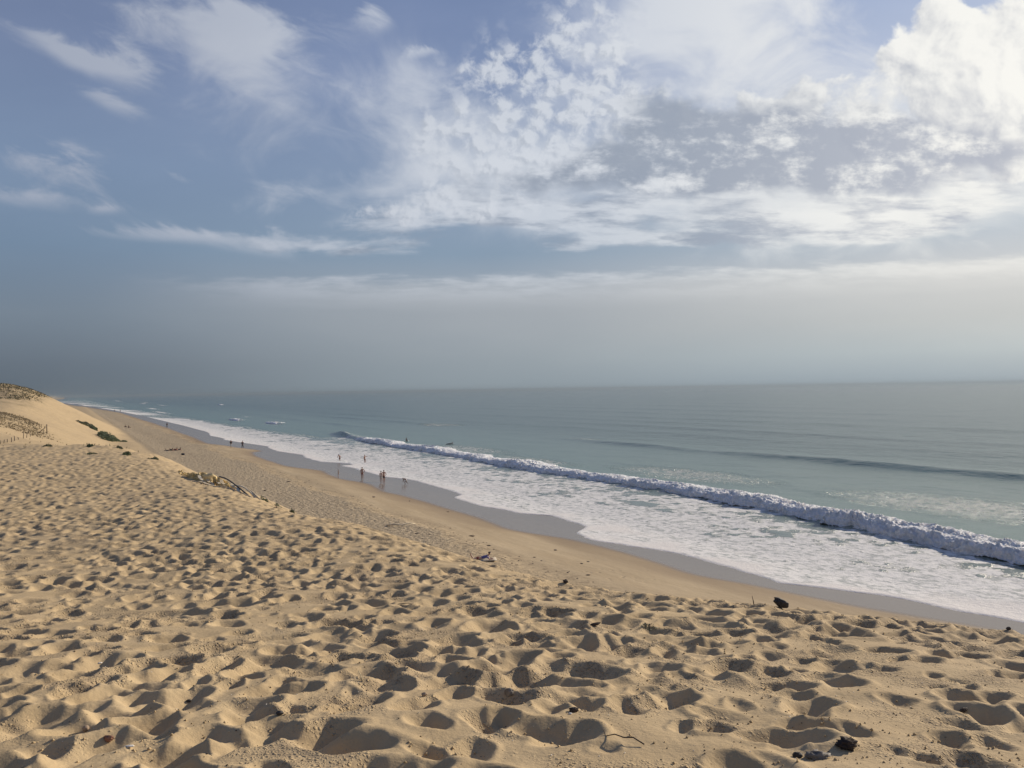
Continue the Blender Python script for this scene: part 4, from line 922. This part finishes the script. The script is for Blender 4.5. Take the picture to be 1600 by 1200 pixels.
def shrub(loc, wx, wy, h, mat, label, n=1400, leaf=0.12, seed=1, rz=0.0):
    rr = random.Random(seed); t = empty('beach_shrub', loc, rz); tag(t, label, 'shrub')
    lobes = [(rr.uniform(-.7, .7), rr.uniform(-.7, .7), rr.uniform(.25, .55)) for _ in range(9)]
    vs, fs = [], []
    for _ in range(n):
        lx, ly, lr = rr.choice(lobes)
        v = Vector((rr.gauss(0, 1), rr.gauss(0, 1), abs(rr.gauss(0, 1)))).normalized() * lr * rr.uniform(.65, 1.05)
        x, y = (lx + v.x) * wx / 2, (ly + v.y) * wy / 2; z = v.z / .55 * h * (1 - 0.35 * (lx * lx + ly * ly)) * 0.95
        gzz = gz(loc[0] + x * math.cos(rz) - y * math.sin(rz), loc[1] + x * math.sin(rz) + y * math.cos(rz)) - loc[2]
        c = Vector((x, y, gzz + max(0, z))); a = Vector((rr.gauss(0, 1), rr.gauss(0, 1), rr.gauss(0, .7))).normalized() * leaf * rr.uniform(.6, 1.3); b = a.orthogonal().normalized() * leaf * .45
        k = len(vs); vs += [c - a, c + b, c + a, c - b]; fs.append((k, k + 1, k + 2, k + 3))
    raw_mesh('foliage', vs, fs, mat, t)
    for i in range(5):
        lx, ly, lr = lobes[i]; g0 = gz(loc[0] + lx * .3 * wx, loc[1] + ly * .3 * wy) - loc[2]
        tube('stem', [(lx * wx * .12, ly * wy * .12, g0 - .05), (lx * wx * .3, ly * wy * .3, g0 + h * .45)], [.03 * h + .005, .012 * h + .003], M['post'], t, 5)
    return t
def shrub_at(px, py, wpx, hpx, mat, label, seed, n=1200, deep=1.0):
    p_ = at(px, py); k_ = p_.y / 1340.0
    return shrub(p_, wpx * k_, wpx * k_ * deep, hpx * k_, mat, label, n, max(0.03, 1.3 * k_), seed)
shrub_at(168, 686, 40, 14, M['leaf'], 'largest dark green shrub at the foot of the far dune', 1, 2600, 1.3)
shrub_at(182, 689, 24, 5, M['leaf'], 'low green tail of creeping plants on the seaward side of the largest shrub', 2, 900)
shrub_at(140, 667, 20, 7, M['leaf2'], 'grey green shrub behind and left of the largest one', 3, 1200, 1.5)
shrub_at(146, 671, 10, 8, M['leaf'], 'upright dark shrub touching the grey green one', 4, 700)
shrub_at(128, 662, 14, 4, M['leaf2'], 'low shrub highest on the dune foot', 5, 700)
shrub_at(141, 698, 9, 5, M['leaf'], 'small dark green shrub alone on the bare sand', 6, 500)
shrub_at(200, 711, 16, 6, M['leaf'], 'dark green clump near the middle of the plateau edge', 7, 900)
shrub_at(188, 700, 9, 4, M['leaf2'], 'small pale clump between two dark ones on the plateau edge', 8, 400)
shrub_at(241, 717, 18, 5, M['leaf2'], 'olive clump at the seaward end of the plateau edge', 9, 800)
shrub_at(141, 709, 16, 3, M['leaf2'], 'flat mat of weeds on the plateau left of the dark clump', 10, 500)
shrub_at(76, 697, 18, 3, M['leaf2'], 'flat weed mat below the tall fence post', 11, 500)
for k_, (x_, y_, h_, w_, lb) in enumerate([(-7.35, 25.3, .17, .22, 'first green tuft on the brow beyond the driftwood, rounded and dark'), (-6.75, 24.6, .17, .22, 'second green tuft on the brow, a little lower than the first'),
                                       (-6.25, 24.1, .14, .16, 'third and thinner green tuft on the brow'), (-5.8, 23.6, .13, .2, 'faint last green tuft down the brow')]):
    shrub(on(x_, y_), w_, w_, h_, M['leaf'], lb, 260, 0.022, 20 + k_)
a_ = fg(1013, 981); shrub(a_, .16, .1, .05, M['leaf2'], 'tiny sprig of grey green weed on the trampled sand', 90, 0.009, 31)

# ---- post fence round the grass patch
fence = empty('post_fence', at(73, 677)); tag(fence, 'weathered post fence around the dry grass on the dune', 'fence')
fb = fence.location.copy()
def post(px, py, hpx, r_, lean=(0, 0), label=None):
    p_ = at(px, py) - fb; h_ = hpx * (p_.y + fb.y) / 1340.0
    o = tube('post', [p_ - Vector((0, 0, .2)), p_ + Vector((lean[0] * .4, lean[1] * .4, h_ * .5)), p_ + Vector((lean[0], lean[1], h_))], [r_, r_ * .95, r_ * .85], M['post'], fence, 7, 0.12)
    if label: o['label'] = label
post(73.3, 677.5, 14.5, .07, label='tallest and thickest post at the corner')
for q_ in ((68.5, 670, 5), (65, 669, 5.5), (61, 668, 5.5), (57.5, 666, 6), (53.5, 664.5, 5.5), (50, 663, 5), (46, 661, 5), (31, 656, 5.5), (17, 652, 6)): post(q_[0], q_[1], q_[2], .033, (random.uniform(-.08, .25), 0))
for q_ in ((68, 678, 6), (58.5, 679, 4.5), (47.5, 682, 4), (41.5, 684, 6), (36.5, 685, 8.5), (29, 687, 4), (23, 689, 8), (18, 690.5, 7), (11.5, 691, 5), (6, 693, 6), (1, 694, 6)): post(q_[0], q_[1], q_[2], .035, (random.uniform(-.08, .08), 0))
A_ = at(60, 676.5); B_ = A_ + Vector((9.5, 1, 0)) * (A_.y / 1340.0); B_.z = A_.z + 0.62
tube('leaning_rail', [A_ - fb, B_ - fb], [.05, .04], M['post'], fence, 6, .1)

# ---- crumbling ochre crust with driftwood on the brow
def brow(px, Y, dz=0.0):
    """point on the sand in the direction px, at the distance Y"""
    x_ = (px - 800) / 1340.0 * Y; return on(x_, Y) + Vector((0, 0, dz))
oc = brow(322, 30.6); outc = empty('sand_crust', oc); tag(outc, 'crumbling ochre crust of hardened sand on the brow of the dune', 'sand crust')
protos = [lump_mesh('chunk', (1, .8, .7), M['crust'] if k < 4 else M['crust2'], 60 + k, 2, 0.35, 1.8, 0.7) for k in range(6)]
rr = random.Random(9)
for i in range(190):
    f = rr.random(); px = 278 + f * 86; Y = 34.0 - 6.2 * f + rr.uniform(-.9, .9); p_ = brow(px, Y)
    o = bpy.data.objects.new('chunk', rr.choice(protos)); link(o, outc); s_ = rr.uniform(.035, .105) * (1.4 if .35 < f < .8 else .9)
    o.location = p_ - oc + Vector((0, 0, rr.uniform(0, .30) * (1 - abs(2 * f - 1.1)))); o.scale = (s_ * 1.2, s_, s_ * rr.uniform(.7, 1.2)); o.rotation_euler = (rr.uniform(0, 3), rr.uniform(0, 3), rr.uniform(0, 6))
big = bpy.data.objects.new('slab', lump_mesh('slab', (.27, .15, .19), M['crust2'], 77, 3, .2, 1.5, .8)); link(big, outc); big.location = brow(326, 29.8) - oc + Vector((0, 0, .22)); big['label'] = 'bright pale slab facing the sun'
crest_r = bpy.data.objects.new('ridge', lump_mesh('ridge', (1.35, .34, .26), M['crust'], 78, 5, .38, 4.5, .3)); link(crest_r, outc); crest_r.location = brow(322, 30.9) - oc + Vector((0, .1, .02)); crest_r.rotation_euler = (0, .06, -.75)
def plank(px0, Y0, z0, px1, Y1, z1, w, label, mat='pale_wood'):
    A_ = brow(px0, Y0, z0); B_ = brow(px1, Y1, z1); d = (B_ - A_); L_ = d.length; x_ = d.normalized(); y_ = Vector((0, 0, 1)).cross(x_).normalized(); z_ = x_.cross(y_)
    vs = []; n_ = 8
    for i in range(n_ + 1):
        c = A_ + d * (i / n_) + z_ * (.03 * math.sin(i * .8)); ww = w * (1 + .12 * math.sin(i * 2.1))
        for a, b in ((-ww, -.012), (ww, -.012), (ww, .012), (-ww, .012)): vs.append(c + y_ * a + z_ * b)
    fs = [(i * 4 + k, i * 4 + (k + 1) % 4, i * 4 + 4 + (k + 1) % 4, i * 4 + 4 + k) for i in range(n_) for k in range(4)] + [(3, 2, 1, 0), tuple(n_ * 4 + k for k in range(4))]
    tag(raw_mesh('driftwood_plank', vs, fs, M[mat]), label, 'driftwood', 'driftwood around the ochre crust')
plank(344, 28.6, .05, 336, 29.4, .27, .055, 'short weathered board leaning on the pale slab of the crust')
plank(352, 28.0, .04, 343, 28.8, .25, .05, 'board leaning just below the crust, beside the dark pipe end', 'grey_wood')
plank(318, 29.6, .03, 309, 30.5, .20, .05, 'split board leaning at the left part of the crust')
plank(331, 28.9, .02, 322, 29.7, .18, .045, 'thin pale slat in front of the crust between two boards', 'grey_wood')
plank(300, 29.9, .03, 345, 27.2, .03, .035, 'long flat grey lath lying on the sand below the crust', 'grey_wood')
plank(372, 26.4, .03, 360, 27.5, .25, .045, 'small tilted board beside the middle of the dark pipe')
def arc(pts, r_, mat, name, label, cat, grp=None):
    P_ = [brow(*q_) for q_ in pts]; Q = []
    for i in range(len(P_) - 1):
        for k in range(4):
            t_ = k / 4; p0 = P_[max(i - 1, 0)]; p1_ = P_[i]; p2_ = P_[i + 1]; p3 = P_[min(i + 2, len(P_) - 1)]
            Q.append(0.5 * ((2 * p1_) + (p2_ - p0) * t_ + (2 * p0 - 5 * p1_ + 4 * p2_ - p3) * t_ ** 2 + (3 * p1_ - p0 - 3 * p2_ + p3) * t_ ** 3))
    Q.append(P_[-1]); return tag(tube(name, Q, r_, M[mat], None, 7, .08), label, cat, grp)
arc([(341, 28.7, .34), (352, 28.0, .33), (366, 27.0, .18), (380, 26.1, .06), (392, 25.3, -.02)], .022, 'hose', 'black_pipe', 'black pipe curving down the brow out of the ochre crust', 'pipe')
arc([(362, 27.9, .20), (378, 27.0, .16), (390, 26.3, .12), (400, 25.6, .05), (411, 24.9, -.02)], .02, 'grey_wood', 'driftwood_branch', 'uppermost pale branch arching behind the black pipe', 'driftwood', 'driftwood around the ochre crust')
arc([(358, 27.5, .18), (374, 26.7, .16), (388, 26.0, .12), (402, 25.1, -.02)], .024, 'pale_wood', 'driftwood_branch', 'straight pale branch lying just behind the black pipe', 'driftwood', 'driftwood around the ochre crust')
arc([(386, 26.4, .16), (394, 25.8, .12), (401, 25.3, .05), (407, 24.8, -.02)], .028, 'grey_wood', 'driftwood_branch', 'thick grey root end where the driftwood meets the sand', 'driftwood', 'driftwood around the ochre crust')
arc([(346, 27.9, .02), (362, 26.8, .03), (380, 25.7, .03), (396, 24.8, .0)], .014, 'pale_wood', 'driftwood_branch', 'thin pale stick on the sand along the near side of the black pipe', 'driftwood', 'driftwood around the ochre crust')
arc([(425, 21.4, .02), (430, 21.2, .06), (428, 20.9, .12)], .008, 'bark', 'twig', 'forked dark twig standing up on the slope below the green tufts', 'twig')

# ---- things on the beach below
for k_, (px, py, w_) in enumerate([(737, 838, .34), (868, 860, .26), (764, 853, .24), (919, 878, .18), (909, 881, .18), (919, 899, .22), (584, 777, .36), (651, 834, .2), (451, 753, .4), (414, 767, .3), (835, 871, .16), (640, 783, .2), (700, 800, .22)]):
    p_ = at(px, py)
    if us(p_.x, p_.y)[0] > 13: rock('seaweed_clump', p_, (w_ * .6, w_ * .42, w_ * .13), M['weed'], ['largest dark seaweed clump on the smooth beach, above the brow beside the sunbather', 'dark seaweed clump nearest to the scalloped swash line', 'small dark seaweed clump between the sunbather and the waterline', 'upper one of two small seaweed clumps close together above the brow', 'lower one of two small seaweed clumps close together above the brow', 'seaweed clump closest to the brow on the right part of the smooth beach', 'dark seaweed clump on the damp sand below the standing pair', 'seaweed clump at the edge of the trampled sand next to the pale branch', 'long dark seaweed clump beyond the ochre crust', 'seaweed clump directly above the green tufts on the trampled sand', 'faint small seaweed clump seaward of the sunbather', 'seaweed clump just inland of the bending child', 'small seaweed clump inland of the scalloped swash line'][k_], 'seaweed', 'seaweed clumps scattered on the beach', (0, 0, k_ * 1.3), 90 + k_, .15, amp=.5, freq=2.6)
p_ = at(625, 823); b_ = tube('driftwood_branch', [p_ + Vector(v_) for v_ in ((-1.1, .1, .08), (-.5, 0, .2), (.1, .1, .12), (.7, .35, .22), (1.1, .8, .1))], [.05, .07, .06, .045, .02], M['pale_wood'], None, 7, .2)
tag(b_, 'pale branch washed up on the trampled beach', 'driftwood')
p_ = at(286, 711); rock('beach_bag', p_, (.32, .22, .18), M['navy'], 'dark bag left on the upper beach near the three lying figures', 'bag', seed=120, sink=.1, amp=.15)
rr = np.random.default_rng(3); n_ = 900; s_ = rr.uniform(20, 260, n_); u_ = 24.9 + 2.2 * perlin(s_ / 18, 0 * s_, 73) + rr.normal(0, 1.0, n_) - (rr.random(n_) < .35) * rr.uniform(2, 9, n_)
k_ = u_ > 14; s_, u_ = s_[k_], u_[k_]; x_, y_ = xy(u_, s_); z_ = H(x_, y_); vs, fs = [], []
for x0, y0, z0 in zip(x_, y_, z_):
    r0 = random.uniform(.02, .10); m_ = 6; k = len(vs); th0 = random.uniform(0, 6)
    for j in range(m_): q_ = r0 * random.uniform(.5, 1.2); vs.append((x0 + math.cos(th0 + j) * q_, y0 + math.sin(th0 + j) * q_, z0 + .005))
    vs.append((x0, y0, z0 + r0 * .5)); fs += [(k + j, k + (j + 1) % m_, k + m_) for j in range(m_)]
tag(raw_mesh('seaweed_wrack', vs, fs, M['weed']), 'line of small seaweed bits along the beach', None, None, 'stuff')


# ------------------------------------------------------------------ haze
hz = bpy.data.meshes.new('haze')
bmx = bmesh.new(); bmesh.ops.create_cube(bmx, size=1.0)
for v in bmx.verts: v.co = Vector((v.co.x * 180000, v.co.y * 180000, -26.0 if v.co.z < 0 else 9.0))
bmx.to_mesh(hz); bmx.free()
hm = bpy.data.materials.new('haze'); hm.use_nodes = True; hm.node_tree.nodes.clear()
gh = G(hm.node_tree); pv = gh.new('ShaderNodeVolumePrincipled')
pv.inputs['Color'].default_value = (0.30, 0.36, 0.42, 1); pv.inputs['Density'].default_value = 0.00018; pv.inputs['Anisotropy'].default_value = 0.3
gh.l.new(pv.outputs[0], gh.new('ShaderNodeOutputMaterial').inputs['Volume'])
hz.materials.append(hm)
tag(link(bpy.data.objects.new('haze', hz)), kind='stuff')
